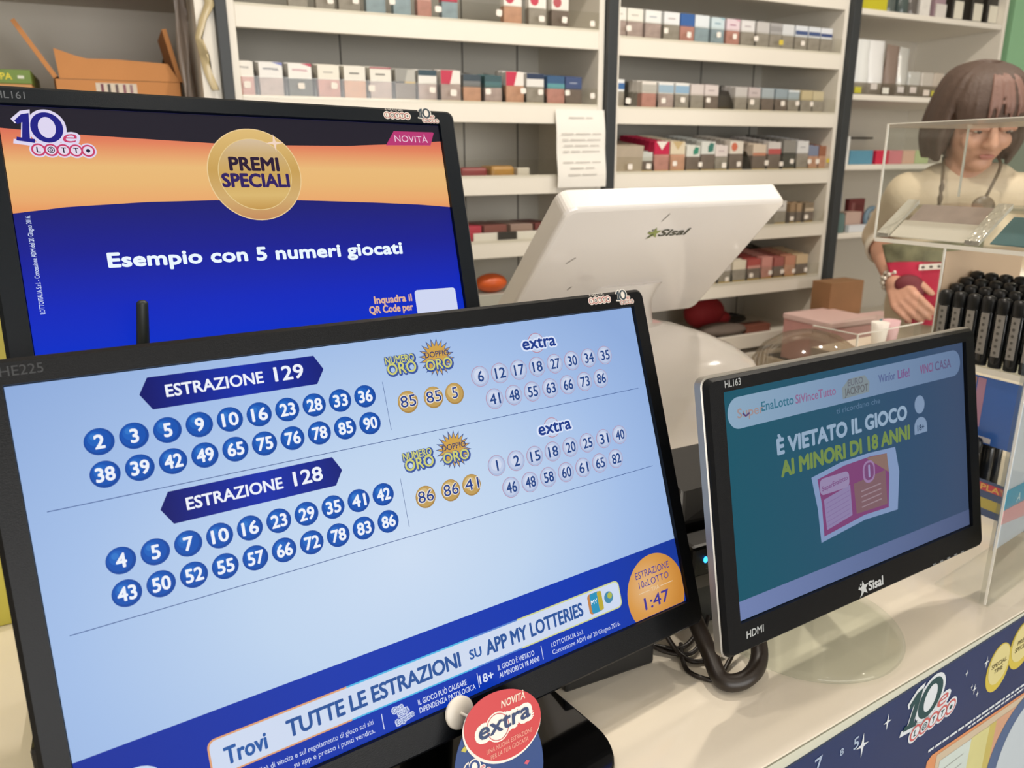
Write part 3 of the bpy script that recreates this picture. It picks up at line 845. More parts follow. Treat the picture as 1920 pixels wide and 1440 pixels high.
def flap(nm, p0, p1, ln):
    mb = MB()
    a = Vector(p0); b = Vector(p1)
    d = (b - a).normalized(); nrm = Vector((d.z, 0, -d.x)) * .010
    q = [a, b, b + Vector((0, ln, 0)), a + Vector((0, ln, 0))]
    mb.add([tuple(p) for p in q] + [tuple(p + nrm) for p in q], [(0, 1, 2, 3), (7, 6, 5, 4), (0, 4, 5, 1), (1, 5, 6, 2), (2, 6, 7, 3), (3, 7, 4, 0)], CB)
    return mb.build(nm, r)


flap('side_flap', (-W_, .008, H_ + .001), (-W_ - .066, .02, H_ + .118), .20)
flap('side_flap', (W_ - .005, .008, H_ + .001), (W_ - .027, .02, H_ + .118), .20)
mb = MB(); mb.box(-.050, .035, -.0006, 0, H_ - .030, H_ - .006, PL('d8cdbd', .7))
for i, x in enumerate((-.040, -.026, -.010, .006, .020)):
    mb.box(x, x + .006, -.001, -.0006, H_ - .028, H_ - .008, PL(('7c4a58', '55504e', '6a5a5a', '8d5a66', '9a7a80')[i], .7))
mb.build('shipping_label', r)
mb = MB(); mb.prism([(0, 0), (.055, .0), (.05, .055), (.03, .07)], 0, .02, PL('3a3027', .8)); o = one('dark_bag', mb, 'dark crumpled bag peeking out behind the cardboard box', 'bag', bevel=.004)
o.matrix_world = Matrix.Translation((.12, 2.41, .0905)) @ Matrix.Diagonal((1, 1, 2.6, 1)) @ Matrix.Rotation(R(90), 4, 'X')
r = empty('snack_carton', 'orange and green carton with yellow PA lettering at the left edge', 'carton', Matrix.Translation((-.205, 2.07, .09)))
mb = MB(); mb.box(-.075, .064, 0, .24, 0, .077, PL('c99662', .7, var=.1, vscale=20)); mb.build('carton_body', r, .001)
mb = MB(); mb.box(-.076, .065, -.001, .241, .0775, .106, PL('6f8a3a', .5, var=.15, vscale=25)); mb.build('lid', r, .001)
mb = MB(Matrix(((1, 0, 0, 0), (0, 0, -1, -.0016), (0, 1, 0, 0), (0, 0, 0, 1)))); mb.text('PA', .019, .092, .013, 0, PL('e6d53a', .5), off=.02); mb.box(.040, .052, .088, .094, 0, .0002, PL('d9dccb', .5)); mb.build('lettering', r)
# strip of torn plastic film hanging on the end panel
mb = MB()
rings = []
for j in range(13):
    t = j / 12
    x = .214 + .012 * math.sin(j * 1.1) - (.012 if 7 < j < 10 else 0)
    rings.append([(x, 1.992 - .006 * math.sin(j * .9), .60 - .44 * t), (x + .016 + .006 * math.sin(j * 2.0), 1.986 - .004 * math.cos(j), .60 - .44 * t), (x + .016, 1.989, .60 - .44 * t), (x, 1.995, .60 - .44 * t)])
mb.loft(rings, PL('cbb98f', .3, coat=.4))
one('plastic_strip', mb, 'curled yellowish plastic strip hanging beside the left dark post', 'plastic strip')
mb = MB()
rings = []
for j in range(10):
    t = j / 9
    rings.append([(.165 + .03 * k / 6 + .003 * math.sin(j + k), 2.06 + .010 * math.sin(k * 1.9 + j * .4) + .05 * k / 6, .385 - .27 * t) for k in range(7)] + [(.165 + .03 * k / 6 + .003 * math.sin(j + k), 2.062 + .010 * math.sin(k * 1.9 + j * .4) + .05 * k / 6, .385 - .27 * t) for k in range(6, -1, -1)])
mb.loft(rings, PL('8d7f74', .35, coat=.3))
one('grey_bag', mb, 'grey brown plastic bag hanging inside the cabinet right of the cardboard box', 'bag')
mb = MB(); mb.box(-.30, -.098, .84, 1.0, -.45, -.05, PL('c9bd4a', .5, var=.1)); one('yellow_carton', mb, 'yellow carton behind the rear lottery monitor at the left edge', 'carton', bevel=.002)

# ------------------------------------------------------------------ counter
CA = R(5.75)
CE = Vector((math.cos(CA), math.sin(CA), 0)); CN = Vector((-math.sin(CA), math.cos(CA), 0))
CM = basis(CE, CN, (0, 0, 1), (.38625, .35094, -.45))      # x along the edge, y into the counter, z up
r = empty('counter', 'white glossy shop counter carrying the monitors and displays', 'counter', CM @ Matrix.Translation((.3, .3, FLOOR + .45)))
T = r.matrix_world.inverted() @ CM
CTOP = PL('ece2d0', .16, coat=.4, var=.02, vscale=5)
mb = MB(T); mb.box(-1.6, 1.75, 0, .62, -.0022, 0, CTOP); mb.build('worktop', r)
mb = MB(T); mb.box(-1.58, 1.73, .0, .020, FLOOR + .45, -.0042, PL('cdcebd', .35)); mb.build('front_panel', r)
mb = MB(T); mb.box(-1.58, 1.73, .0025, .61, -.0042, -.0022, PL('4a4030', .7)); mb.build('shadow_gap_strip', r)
mb = MB(T); mb.box(-1.58, 1.73, .0201, .60, FLOOR + .45, -.0043, PL('e0d8c8', .5)); mb.build('cabinet_body', r)

# ------------------------------------------------------------------ printed marks shared by screens, stickers and posters


def logo10(mb, x, y, k, z, ink, halo, red, white, rot=0.0, dot=None):
    """the 10 e LOTTO mark; k = width in metres, origin at its centre; rot tilts it"""
    T0 = mb.T
    mb.T = T0 @ Matrix.Translation((x, y, z)) @ Matrix.Rotation(rot, 4, 'Z')
    u = k / 100.0
    dz = .00012
    # circles of LOTTO
    cs = [(-23 + 15 * i, -17) for i in range(5)]
    for cx, cy in cs:
        mb.poly(circ(cx * u, cy * u, 10.6 * u), 0, halo)
    one_ = [(-46, 22), (-37, 31), (-28, 33), (-31, -2), (-25, -2.5), (-26, -8), (-47, -5), (-46, 0), (-40, -1), (-37, 20), (-43, 17)]
    oc = (-34, 12)
    mb.poly([((oc[0] + (p[0] - oc[0]) * 1.32) * u, (oc[1] + (p[1] - oc[1]) * 1.24) * u) for p in one_], 0, halo)
    mb.poly(circ(-9 * u, 14 * u, 23.5 * u, 25 * u, 36), 0, halo)
    mb.text('e', 18 * u, 3 * u, 18 * u, 0, halo, w=20 * u, shear=.4, grow=3.0 * u)
    mb.poly([(p[0] * u, p[1] * u) for p in one_], 2 * dz, ink)
    mb.ring(circ(-9 * u, 14 * u, 19.5 * u, 21 * u, 36), circ(-9 * u, 14 * u, 10.5 * u, 14.5 * u, 36), dz, ink)
    mb.text('e', 18 * u, 3 * u, 18 * u, dz, red, w=17 * u, shear=.4)
    for (cx, cy), c in zip(cs, 'LOTT.'):
        mb.poly(circ(cx * u, cy * u, 8.6 * u), dz, red)
        mb.poly(circ(cx * u, cy * u, 6.3 * u), 2 * dz, white)
        if c == '.':
            mb.poly(circ(cx * u, cy * u, 2.6 * u), 3 * dz, dot or ink)
        elif c == 'O':
            mb.ring(circ(cx * u, cy * u, 4.4 * u), circ(cx * u, cy * u, 3.2 * u), 3 * dz, dot or ink)
            mb.ring(circ(cx * u, cy * u, 2.2 * u), circ(cx * u, cy * u, 1.2 * u), 3 * dz, dot or ink)
        else:
            mb.text(c, cx * u, cy * u, 7.2 * u, 3 * dz, dot or ink, off=.03)
    mb.T = T0


def lotto(mb, x, y, k, z, ink, halo, red, white, small=None):
    u = k / 100.0
    dz = .00012
    for i, c in enumerate('LOTT.'):
        cx = x + (-40 + 20 * i) * u
        mb.poly(circ(cx, y, 14.5 * u), z, halo)
        mb.poly(circ(cx, y, 11.5 * u), z + dz, red)
        mb.poly(circ(cx, y, 8.6 * u), z + 2 * dz, white)
        if c == '.':
            mb.poly(circ(cx, y, 3.6 * u), z + 3 * dz, ink)
        elif i == 1:
            mb.ring(circ(cx, y, 5.6 * u), circ(cx, y, 3.2 * u), z + 3 * dz, ink)
        else:
            mb.text(c, cx, y, 10 * u, z + 3 * dz, ink, off=.03)
    if small:
        mb.text(small, x - 10 * u, y + 22 * u, 9 * u, z, halo, w=70 * u)


def sisal(mb, x, y, h, z, ink, star, w=None, shear=0.0):
    """leaping star and the word Sisal; h = cap height"""
    mb.text('Sisal', x + .2 * h, y, h, z, ink, w=w or h * 3.0, anchor='l', off=.04, shear=shear)
    sx, sy = x - .70 * h, y
    pts = []
    for i in range(10):
        a = R(90 + 36 * i + 8)
        rr = (.95 if i % 2 == 0 else .40) * h
        pts.append((sx + rr * math.cos(a), sy + rr * math.sin(a)))
    mb.poly(pts, z, star)
    mb.poly([(sx - .75 * h, sy - .95 * h), (sx - .15 * h, sy - .05 * h), (sx + .15 * h, sy - .1 * h)], z + .0001, ink)
    mb.poly(circ(sx - .45 * h, sy + .55 * h, .11 * h, n=10), z, ink)
    mb.poly(circ(sx - .72 * h, sy + .30 * h, .09 * h, n=10), z, ink)


# ------------------------------------------------------------------ monitors


def monitor(name, label, M, hw, hh, side, top, bot, deep=.030, lipd=.0035, bez=BEZ, slim=None):
    """Empty at the panel centre (x right, y up, z out of the screen) with the bezel and rear housing"""
    r = empty(name, label, 'monitor', M, 'lottery shop monitors')
    x, yt, yb = hw + side, hh + top, -hh - bot
    mb = MB()
    o0 = rrect(-x, x, yb, yt, .007)
    o1 = rrect(-x + .0025, x - .0025, yb + .0025, yt - .0025, .006)
    i1 = rrect(-hw - .0006, hw + .0006, -hh - .0006, hh + .0006, .0008)
    i0 = rrect(-hw - .0003, hw + .0003, -hh - .0003, hh + .0003, .0008)
    n = len(o0)

    def L(p, z):
        return [(a, b, z) for a, b in p]
    mb.loft([L(o0, -deep), L(o0, lipd - .003), L(o1, lipd), L(i1, lipd), L(i0, -.0005)], bez, True, False, smooth=False)
    mb.build('bezel', r)
    mb = MB()
    mb.loft([L(rrect(-x * .62, x * .62, yb * .62, yt * .62, .02), -deep - .022), L(rrect(-x * .70, x * .70, yb * .74, yt * .72, .02), -deep - .018), L(rrect(-x * .92, x * .92, yb * .94, yt * .94, .012), -deep + .0005)], bez, True, False, False)
    mb.build('rear_housing', r)
    if slim:
        mb = MB()
        e = [(a, b) for a, b in o0]
        q = rrect(-x - .0015, x + .0015, yb - .0015, yt + .0015, .008)
        mb.loft([L(q, -deep), L(q, -.002), L(o0, -.0015)], slim, False, False, False)
        mb.build('edge_trim', r)
    return r


def stand(r, foot, base_fn, neck_r, neck_mat, attach=(0, -.03, -.05)):
    """world-upright neck from the back of the panel to the foot"""
    Ti = r.matrix_world.inverted()
    p = r.matrix_world @ Vector(attach)
    mb = MB(Ti); mb.tube([tuple(p), (p.x * .35 + foot[0] * .65, p.y * .35 + foot[1] * .65, p.z * .5 + foot[2] * .5), (foot[0], foot[1], foot[2] + .004)], [neck_r, neck_r, neck_r * 1.1], neck_mat, 14)
    mb.build('stand_neck', r)
    mb = MB(Ti); base_fn(mb); return mb.build('stand_base', r, .002)


DZ = .00018
LW = EM('f2f6ff', .95)
NAVY = EM('1a2a6c', .9)
# ---- front monitor: the draw results
MA = panel_basis(9.37, 19.31, -1.2, (.168, .4832, -.2494))
rA = monitor('lottery_monitor', 'large black monitor showing two lottery draws on a pale blue screen', MA, .23803, .1339, .0155, .0155, .0235)
ZC = -.45


def baseA(mb):
    T0 = mb.T
    mb.T = T0 @ Matrix.Translation((.172, .478, ZC)) @ Matrix.Rotation(R(9.4), 4, 'Z')
    mb.prism(rrect(-.108, .112, -.112, .062, .055, 10), 0, .007, GLOSSB)
    mb.T = T0


stand(rA, (.172, .515, ZC), baseA, .022, BEZ, (0, -.05, -.045))

mb = MB()
BGA = EMG('pale_blue_view_falloff', [(0, 'd2e3f9'), (.35, 'c4daf5'), (.7, 'a8c4ee'), (1, '93b1e2')], 0, 1, radial=(-.02, -.02, .30, .22), s=.93)  # viewing-angle falloff put into the emitted colour: paler centre, bluer edges
BAND = EMG('royal_band', [(0, '0a2ca0'), (.35, '0636b4'), (.75, '0a3ab8'), (1, '1c3ca0')], -.238, .238, 'X', s=.9)
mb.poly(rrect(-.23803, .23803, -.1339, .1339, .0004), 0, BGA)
INKB = EM('17418c', .8)
HDR = EMG('header_navy', [(0, '07106e'), (.5, '0b2fb4'), (1, '0a1a78')], -.17, -.05, 'X', s=.85)


def ball_blue(x, y):
    mb.poly(circ(x, y, .0081, .0079), DZ, EM('0a4aa6', .9))
    mb.poly(circ(x - .0006, y + .0006, .0069), 2 * DZ, EM('0e56b8', .9))
    mb.poly(circ(x - .0018, y + .0019, .0042), 3 * DZ, EM('1b66c6', .9))
    mb.poly(circ(x - .0028, y + .0032, .0019), 4 * DZ, EM('2f7ad2', .9))


def ball_white(x, y):
    mb.poly(circ(x, y, .0081), DZ, EM('c59ab4', .85))
    mb.poly(circ(x, y, .0077), 2 * DZ, EM('b4c4e6', .9))
    mb.poly(circ(x - .0004, y + .0005, .0067), 3 * DZ, EM('c6d3f0', .9))
    mb.poly(circ(x - .0006, y + .001, .0048), 4 * DZ, EM('d6dff5', .92))


def ball_gold(x, y):
    mb.poly(circ(x, y, .0081), DZ, EM('b08a4a', .9))
    mb.poly(circ(x - .0003, y + .0004, .0074), 2 * DZ, EM('c9a45c', .9))
    mb.poly(circ(x - .0012, y + .0014, .0050), 3 * DZ, EM('dcbf82', .9))


def outlined(t, x, y, h, mat, halo, g, z=5, **k):
    mb.text(t, x, y, h, z * DZ, halo, grow=g, **k)
    mb.text(t, x, y, h, (z + 1) * DZ, mat, **k)


HALO = EM('dfe9ff', .95)
DK = EM('1c3f94', .85)
for yo, draw, r1, r2, gold, e1, e2 in (
        (0, '129', (2, 3, 5, 9, 10, 16, 23, 28, 33, 36), (38, 39, 42, 49, 65, 75, 76, 78, 85, 90), (85, 85, 5), (6, 12, 17, 18, 27, 30, 34, 35), (41, 48, 55, 63, 66, 73, 86)),
        (-.0703, '128', (4, 5, 7, 10, 16, 23, 29, 35, 41, 42), (43, 50, 52, 55, 57, 66, 72, 78, 83, 86), (86, 86, 41), (1, 2, 15, 18, 20, 25, 31, 40), (46, 48, 58, 60, 61, 65, 82))):
    mb.poly([(-.1715, yo + .119), (-.1657, yo + .1287), (-.0608, yo + .1285), (-.0554, yo + .1185), (-.0616, yo + .109), (-.1655, yo + .109)], DZ, HDR)
    mb.text('ESTRAZIONE', -.1268, yo + .119, .0072, 2 * DZ, LW, w=.0600, off=.03)
    mb.text(draw, -.0795, yo + .1195, .0090, 2 * DZ, LW, w=.0200, off=.03)
    for y, L in ((.0953, r1), (.0760, r2)):
        for i, v in enumerate(L):
            x = -.1969 + .01865 * i
            ball_blue(x, yo + y)
            t = str(v)
            mb.text(t, x, yo + y, .0078, 5 * DZ, LW, off=.035, w=(.0104 if len(t) == 2 else None))
    mb.poly([(-.01415, yo + .0681), (-.01385, yo + .0681), (-.01385, yo + .1034), (-.01415, yo + .1034)], DZ, INKB)
    mb.poly([(-.2285, yo + .0612), (.2285, yo + .0612), (.2285, yo + .0616), (-.2285, yo + .0616)], DZ, INKB)
    # numero oro / doppio oro
    Y1, G1 = EM('d8d878', .9), EM('3d5aa8', .85)
    for t, x, y, h, ww in (('NUMERO', .0023, .1178, .0052, .0235), ('ORO', .0027, .1112, .0080, .0235), ('ORO', .0336, .1100, .0076, .0225)):
        mb.text(t, x + .0005, yo + y - .0006, h, 5 * DZ, G1, w=ww, grow=.0011)
        mb.text(t, x, yo + y, h, 6 * DZ, Y1, w=ww, off=.02)
    sp = []
    for i in range(40):
        a = 2 * math.pi * i / 40
        rr = .0155 if i % 2 else .0100
        sp.append((.0331 + rr * math.cos(a), yo + .1150 + rr * .95 * math.sin(a)))
    mb.poly(sp, DZ, EM('44609e', .85))
    mb.poly([(.0331 + (p[0] - .0331) * .88, yo + .115 + (p[1] - yo - .115) * .88) for p in sp], 2 * DZ, EM('d8a94e', .9))
    mb.text('DOPPIO', .0333, yo + .1176, .0042, 6 * DZ, EM('3a3f70', .85), w=.0205, off=.015)
    for x, v in zip((.0030, .0243, .0426), gold):
        ball_gold(x, yo + .0860)
        t = str(v)
        outlined(t, x, yo + .0866, .0082, DK, EM('f0e8da', .9), .0007, 4, w=(.0125 if len(t) == 2 else None))
    # extra
    mb.poly(circ(.1265, yo + .1148, .0082), DZ, EM('c98fa0', .85))
    mb.poly(circ(.1265, yo + .1148, .0076), 2 * DZ, EM('c9d8f4', .9))
    mb.text('extra', .1292, yo + .1155, .0098, 3 * DZ, HALO, w=.034, grow=.0016)
    mb.text('extra', .1292, yo + .1155, .0098, 4 * DZ, DK, w=.034, off=.03)
    for xo, y, L in ((.0677, .0955, e1), (.0770, .0763, e2)):
        for i, v in enumerate(L):
            x = xo + .01842 * i
            ball_white(x, yo + y)
            t = str(v)
            mb.text(t, x, yo + y, .0080, 6 * DZ, EM('22498f', .85), w=(.0098 if len(t) == 2 else None), off=.022)
# lower band
mb.poly([(-.23803, -.1339), (.23803, -.1339), (.23803, -.0772), (-.23803, -.0772)], DZ, BAND)
for i, (a, b, c) in enumerate(((-.170, -.080, 'e8a878'), (-.080, .020, '52bdf0'), (.020, .060, '5a88d8'), (.060, .165, 'd8dc96'))):
    q = rrect(-.170, .165, -.1162, -.0932, .005, 5)
    cl = [(min(max(p[0], a), b), p[1]) for p in q]
    cc = []
    for p in cl:
        if not cc or (abs(p[0] - cc[-1][0]) + abs(p[1] - cc[-1][1])) > 1e-7:
            cc.append(p)
    mb.poly(cc, 2 * DZ, EM(c, .9))
mb.poly(rrect(-.1689, .1639, -.1151, -.0943, .0042, 5), 3 * DZ, EM('d4e0f6', .93))
BT = EM('2a60ae', .85)
mb.text('Trovi', -.1485, -.1060, .0100, 4 * DZ, BT, w=.0260, off=.035)
mb.text('TUTTE LE ESTRAZIONI', -.0582, -.1050, .0102, 4 * DZ, EM('2c5aa4', .85), w=.129, off=.035, sp=.95)
mb.text('SU', .0195, -.1052, .0066, 4 * DZ, BT, w=.0105, off=.035)
mb.text('APP MY LOTTERIES', .0760, -.1050, .0102, 4 * DZ, EM('2c5aa4', .85), w=.0945, off=.035)
# little app picture at the end of the banner: phone with MY and a round bird-free badge
mb.poly(rrect(.1295, .1440, -.1125, -.0960, .003), 4 * DZ, EM('d08a4c', .85)); mb.poly(rrect(.1320, .1430, -.1125, -.0960, .002), 5 * DZ, EM('2f9cc8', .85)); mb.poly(rrect(.1398, .1445, -.1120, -.0962, .0015), 6 * DZ, EM('c8b43c', .85))
mb.text('MY', .1356, -.1030, .0034, 7 * DZ, LW, off=.02)
mb.poly(circ(.1515, -.1042, .0048), 5 * DZ, EM('4a92b8', .85)); mb.poly(circ(.1528, -.1030, .0026), 6 * DZ, EM('b9c45a', .85))
LT = EM('dfe8ff', .9)
for t, x, y, h, ww in (('Informati sulle probabilità di vincita e sul regolamento di gioco sui siti', -.0662, -.1225, .0034, .1125), ('su app e presso i punti vendita.', -.0662, -.1282, .0034, .0560)):
    mb.text(t, x, y, h, 2 * DZ, LT, w=ww, anchor='r', off=.01)
for x in (-.0595, .0178, .0772):
    mb.poly([(x - .0003, -.1305), (x + .0003, -.1305), (x + .0003, -.1198), (x - .0003, -.1198)], 2 * DZ, LT)
for t, x, y in (('Gioca', -.0475, -.1208), ('SENZA', -.0438, -.1246), ('Esagerare', -.0435, -.1290)):
    mb.text(t, x, y, .0030, 2 * DZ, LT, rot=.18, grow=.0011, w=.0075 if t != 'Esagerare' else .013)
    mb.text(t, x, y, .0030, 3 * DZ, EM('2b55b0', .9), rot=.18, w=.0075 if t != 'Esagerare' else .013)
mb.text('IL GIOCO PUÒ CAUSARE', -.0318, -.1228, .0037, 2 * DZ, LT, anchor='l', w=.0400, off=.015); mb.text('DIPENDENZA PATOLOGICA', -.0318, -.1284, .0037, 2 * DZ, LT, anchor='l', w=.0465, off=.015)
mb.text('18+', .0250, -.1255, .0060, 2 * DZ, LT, w=.0125, off=.03)
mb.text('IL GIOCO È VIETATO', .0360, -.1226, .0037, 2 * DZ, LT, anchor='l', w=.0340, off=.015); mb.text('AI MINORI DI 18 ANNI', .0360, -.1283, .0037, 2 * DZ, LT, anchor='l', w=.0375, off=.015)
mb.text('LOTTOITALIA S.r.l.', .0868, -.1226, .0036, 2 * DZ, LT, anchor='l', w=.0330, off=.01); mb.text('Concessione ADM del 20 Giugno 2016.', .0868, -.1284, .0036, 2 * DZ, LT, anchor='l', w=.0720, off=.01)
# countdown disc, cut by the screen edge
cd = [(x, max(y, -.1336)) for x, y in circ(.2054, -.1168, .0340, n=48)]
cc = []
for p in cd:
    if not cc or (abs(p[0] - cc[-1][0]) + abs(p[1] - cc[-1][1])) > 1e-7:
        cc.append((min(p[0], .2378), p[1]))
mb.poly(cc, 2 * DZ, EMG('countdown', [(0, 'eec08a'), (.6, 'e0a050'), (1, 'cf8c3c')], 0, 1, radial=(.196, -.108, .040, .040), s=.9))
VI = EM('4a3f9e', .85)
mb.text('ESTRAZIONE', .2048, -.0967, .0058, 3 * DZ, VI, w=.0405); mb.text('10eLOTTO', .2046, -.1052, .0056, 3 * DZ, VI, w=.0360)
mb.text('TRA', .2045, -.1122, .0034, 3 * DZ, EM('f0d2ac', .9)); mb.poly([(.185, -.1125), (.198, -.1125), (.198, -.1119), (.185, -.1119)], 3 * DZ, EM('f0d2ac', .9)); mb.poly([(.211, -.1125), (.226, -.1125), (.226, -.1119), (.211, -.1119)], 3 * DZ, EM('f0d2ac', .9))
mb.text('1:47', .2040, -.1222, .0098, 3 * DZ, VI, w=.0300, off=.02)
mb.poly(circ(-.2096, -.1085, .0165), 2 * DZ, EM('cfe0fa', .9)); mb.poly(circ(-.2096, -.1085, .0142), 3 * DZ, EM('1c78d0', .9)); mb.poly(circ(-.2130, -.1040, .0060), 4 * DZ, EM('4aa0ea', .9))
mb.build('screen', rA)
mb = MB()
TXG = PL('2a2d30', .4); SW = PL('ddd6cc', .5); SR = PL('b06a66', .5); SI = PL('33424a', .5)
mb.text('HE225', -.2285, .1420, .0055, .0037, TXG)
mb.build('model_lettering', rA)
mb = MB(); lotto(mb, .1998, .1432, .024, .0036, SI, SW, SR, SW, 'IL GIOCO DEL'); mb.build('lotto_sticker', rA)
mb = MB(); logo10(mb, .2295, .1425, .0215, .0036, SI, SW, SR, SW); mb.build('lotto_sticker', rA)

# ---- rear monitor
MC = panel_basis(6.48, 16.88, -1.48, (.1026, .6579, -.057))
rC = monitor('lottery_monitor', 'black monitor with blue and orange prize advert, raised behind the large monitor', MC, .1721, .09675, .0170, .0135, .0260, bez=BEZ2)


def baseC(mb):
    T0 = mb.T
    mb.T = T0 @ Matrix.Translation((.115, .735, ZC))
    mb.lathe([(.095, 0), (.095, .006), (.085, .012), (.02, .016)], BEZ2, 36)
    mb.T = T0


stand(rC, (.115, .735, ZC + .008), baseC, .018, BEZ2, (0, -.02, -.045))
mb = MB()
BLUE = EMG('deep_blue', [(0, '1c1e78'), (.3, '141e9c'), (.62, '0528c8'), (1, '0036dc')], .03, -.097, 'Y', s=.85)
mb.poly(rrect(-.1721, .1721, -.09675, .09675, .0004), 0, BLUE)
up = [(-.1721, .0806), (-.13, .0778), (-.0788, .0758), (-.0307, .0741), (.02, .0740), (.080, .0752), (.13, .0785), (.1721, .0820)]
lo = [(-.1721, .0205), (-.1388, .0246), (-.085, .0278), (-.0332, .0288), (.01, .0288), (.049, .0276), (.097, .0257), (.14, .0235), (.1721, .0208)]
mb.poly(up + [(.1721, .0966), (-.1721, .0966)], DZ, EM('26222e', .8))
mb.poly(lo + list(reversed(up)), 2 * DZ, EMG('orange_band', [(0, 'e2745a'), (.12, 'e8865f'), (.42, 'f0bf7c'), (.62, 'efbc78'), (.85, 'f0ae70'), (1, 'ee9a60')], .080, .020, 'Y', s=.93))
# gold coin
mb.poly(circ(-.0015, .0495, .0374, n=56), 3 * DZ, EM('f0cf98', .95))
mb.poly(circ(-.0015, .0495, .0366, n=56), 4 * DZ, EMG('coin_rim', [(0, 'e6c27c'), (.45, 'cfa55a'), (.75, 'd8b274'), (1, 'c98e5e')], .086, .012, 'Y', s=.92))
mb.poly(circ(-.0015, .0495, .0292, n=56), 5 * DZ, EM('e9cc90', .95))
mb.poly(circ(-.0015, .0495, .0286, n=56), 6 * DZ, EMG('coin_face', [(0, 'dcc4a4'), (.2, 'd2b27c'), (.5, 'd0a85c'), (.8, 'e0bc74'), (1, 'c99a50')], .078, .021, 'Y', s=.93))
sp = []
for i in range(8):
    a = R(45 * i + 3); rr = .0072 if i % 2 == 0 else .0017
    sp.append((.0175 + rr * math.cos(a), .0755 + rr * math.sin(a)))
mb.poly(sp, 7 * DZ, EM('f6d9c4', .95))
mb.text('PREMI', -.0015, .0578, .0102, 7 * DZ, EM('2c1838', .8), w=.0400, off=.05)
mb.text('SPECIALI', -.0018, .0445, .0102, 7 * DZ, EM('33206a', .8), w=.0540, off=.05)
mb.poly([(.1168, .0768), (.1612, .0780), (.1662, .0895), (.1652, .0902), (.1262, .0898)], 3 * DZ, EM('c03a76', .9))
mb.text('NOVITÀ', .1425, .0832, .0058, 4 * DZ, EM('f2cfe0', .92), w=.0330)
mb.text('Esempio con 5 numeri giocati', 0, -.0150, .0100, 2 * DZ, EM('eaf6ff', 1), w=.2360, off=.050, sp=1.02)
GO = EM('e8b998', .92)
mb.text('Inquadra il', .1200, -.0600, .0062, 2 * DZ, GO, w=.0362, off=.04, anchor='r'); mb.text('QR Code per', .1200, -.0684, .0062, 2 * DZ, GO, w=.0420, off=.04, anchor='r')
mb.poly(rrect(.1236, .1650, -.0925, -.0540, .003), 2 * DZ, EM('d6defa', .92))
mb.text('LOTTOITALIA S.r.l. - Concessione ADM del 20 Giugno 2016.', -.1636, -.0160, .0030, 2 * DZ, EM('d8e4ff', .92), w=.0700, rot=R(90), off=.012)
logo10(mb, -.1388, .0745, .052, 4 * DZ, EM('1e1f8c', .85), EM('e4dcf6', .93), EM('d0406c', .9), EM('ecdcee', .93), dot=EM('1d1b3a', .8))
mb.build('screen', rC)
mb = MB(); mb.text('HL161', -.1630, .1030, .0050, .0037, PL('5b5f64', .4)); mb.build('model_lettering', rC)
mb = MB(); lotto(mb, .1305, .1030, .0245, .0036, SI, SW, SR, SW, 'IL GIOCO DEL'); mb.build('lotto_sticker', rC)
mb = MB(); logo10(mb, .1618, .1035, .0215, .0036, SI, SW, SR, SW); mb.build('lotto_sticker', rC)

# ---- right monitor
MBm = panel_basis(4.87, 11.32, -.35, (.5849, .451, -.2767))
rB = monitor('lottery_monitor', 'smaller black monitor on a clear glass foot with a teal under-age gambling warning', MBm, .1721, .09675, .0185, .0130, .0265, deep=.009, slim=SILV)
GFOOT = GLASS('glass_foot', 'fafcfa', .975, .04, edge=.12, mx_=.3)


def baseB(mb):
    T0 = mb.T
    mb.T = T0 @ Matrix.Translation((.556, .470, ZC))
    mb.lathe([(.086, .0005), (.090, .002), (.090, .0065), (.086, .009)], GFOOT, 64)
    mb.T = T0


stand(rB, (.590, .512, ZC + .006), baseB, .016, BEZ, (0, -.03, -.04))
mb = MB()
mb.poly(rrect(-.1721, .1721, -.09675, .09675, .0004), 0, EMG('teal', [(0, '1d6276'), (.35, '2a5e78'), (.7, '36587a'), (1, '465878')], -.17, .17, 'X', s=.72))
mb.poly(rrect(-.1721, .1721, -.0966, -.0800, .0003), DZ, EMG('teal_foot', [(0, '8294c8'), (.5, '6e80ae'), (1, '5a688e')], -.17, .17, 'X', s=.72))
mb.poly(rrect(-.1668, .1665, .0642, .0906, .0130, 10), DZ, EMG('pill', [(0, '9cbcd6'), (.4, '8aa6c8'), (1, '7088ac')], -.17, .17, 'X', s=.75))
S_ = .75
for t, x, y, h, ww, c in (('Super', -.1405, .0768, .0075, .031, 'b09c9c'), ('EnaLotto', -.1075, .0782, .0078, .040, '3f7d96'), ('SiVinceTutto', -.0582, .0776, .0074, .054, '9c729c'),
                          ('EURO', -.0030, .0815, .0058, .022, '6f7480'), ('JACKPOT', -.0022, .0737, .0066, .034, '6c7076'), ('Winfor', .0440, .0788, .0072, .026, '5e6c9c'), ('Life!', .0702, .0788, .0080, .019, '865c94'),
                          ('VINCI', .1075, .0785, .0085, .022, '8a5a88'), ('CASA', .1360, .0785, .0085, .028, '6a6088')):
    mb.text(t, x, y, h, 2 * DZ, EM(c, S_), w=ww, off=.02)
mb.poly([(-.022, .068), (.016, .069), (.0175, .078), (.011, .0855), (-.012, .0850), (-.0225, .078)], 1.5 * DZ, EM('8c9aa0', S_))
mb.strip([(-.150, .0765), (-.1465, .0735), (-.142, .0755)], .0016, 3 * DZ, EM('5c4a80', S_))
mb.text('ti ricordano che', 0, .0585, .0050, DZ, EM('6484a4', S_), w=.0640)
mb.text('È VIETATO IL GIOCO', -.0195, .0405, .0128, DZ, EM('a2bcd6', S_), w=.1850, off=.058)
mb.text('AI MINORI DI 18 ANNI', -.0165, .0205, .0128, DZ, EM('7f9a52', S_), w=.1850, off=.058)
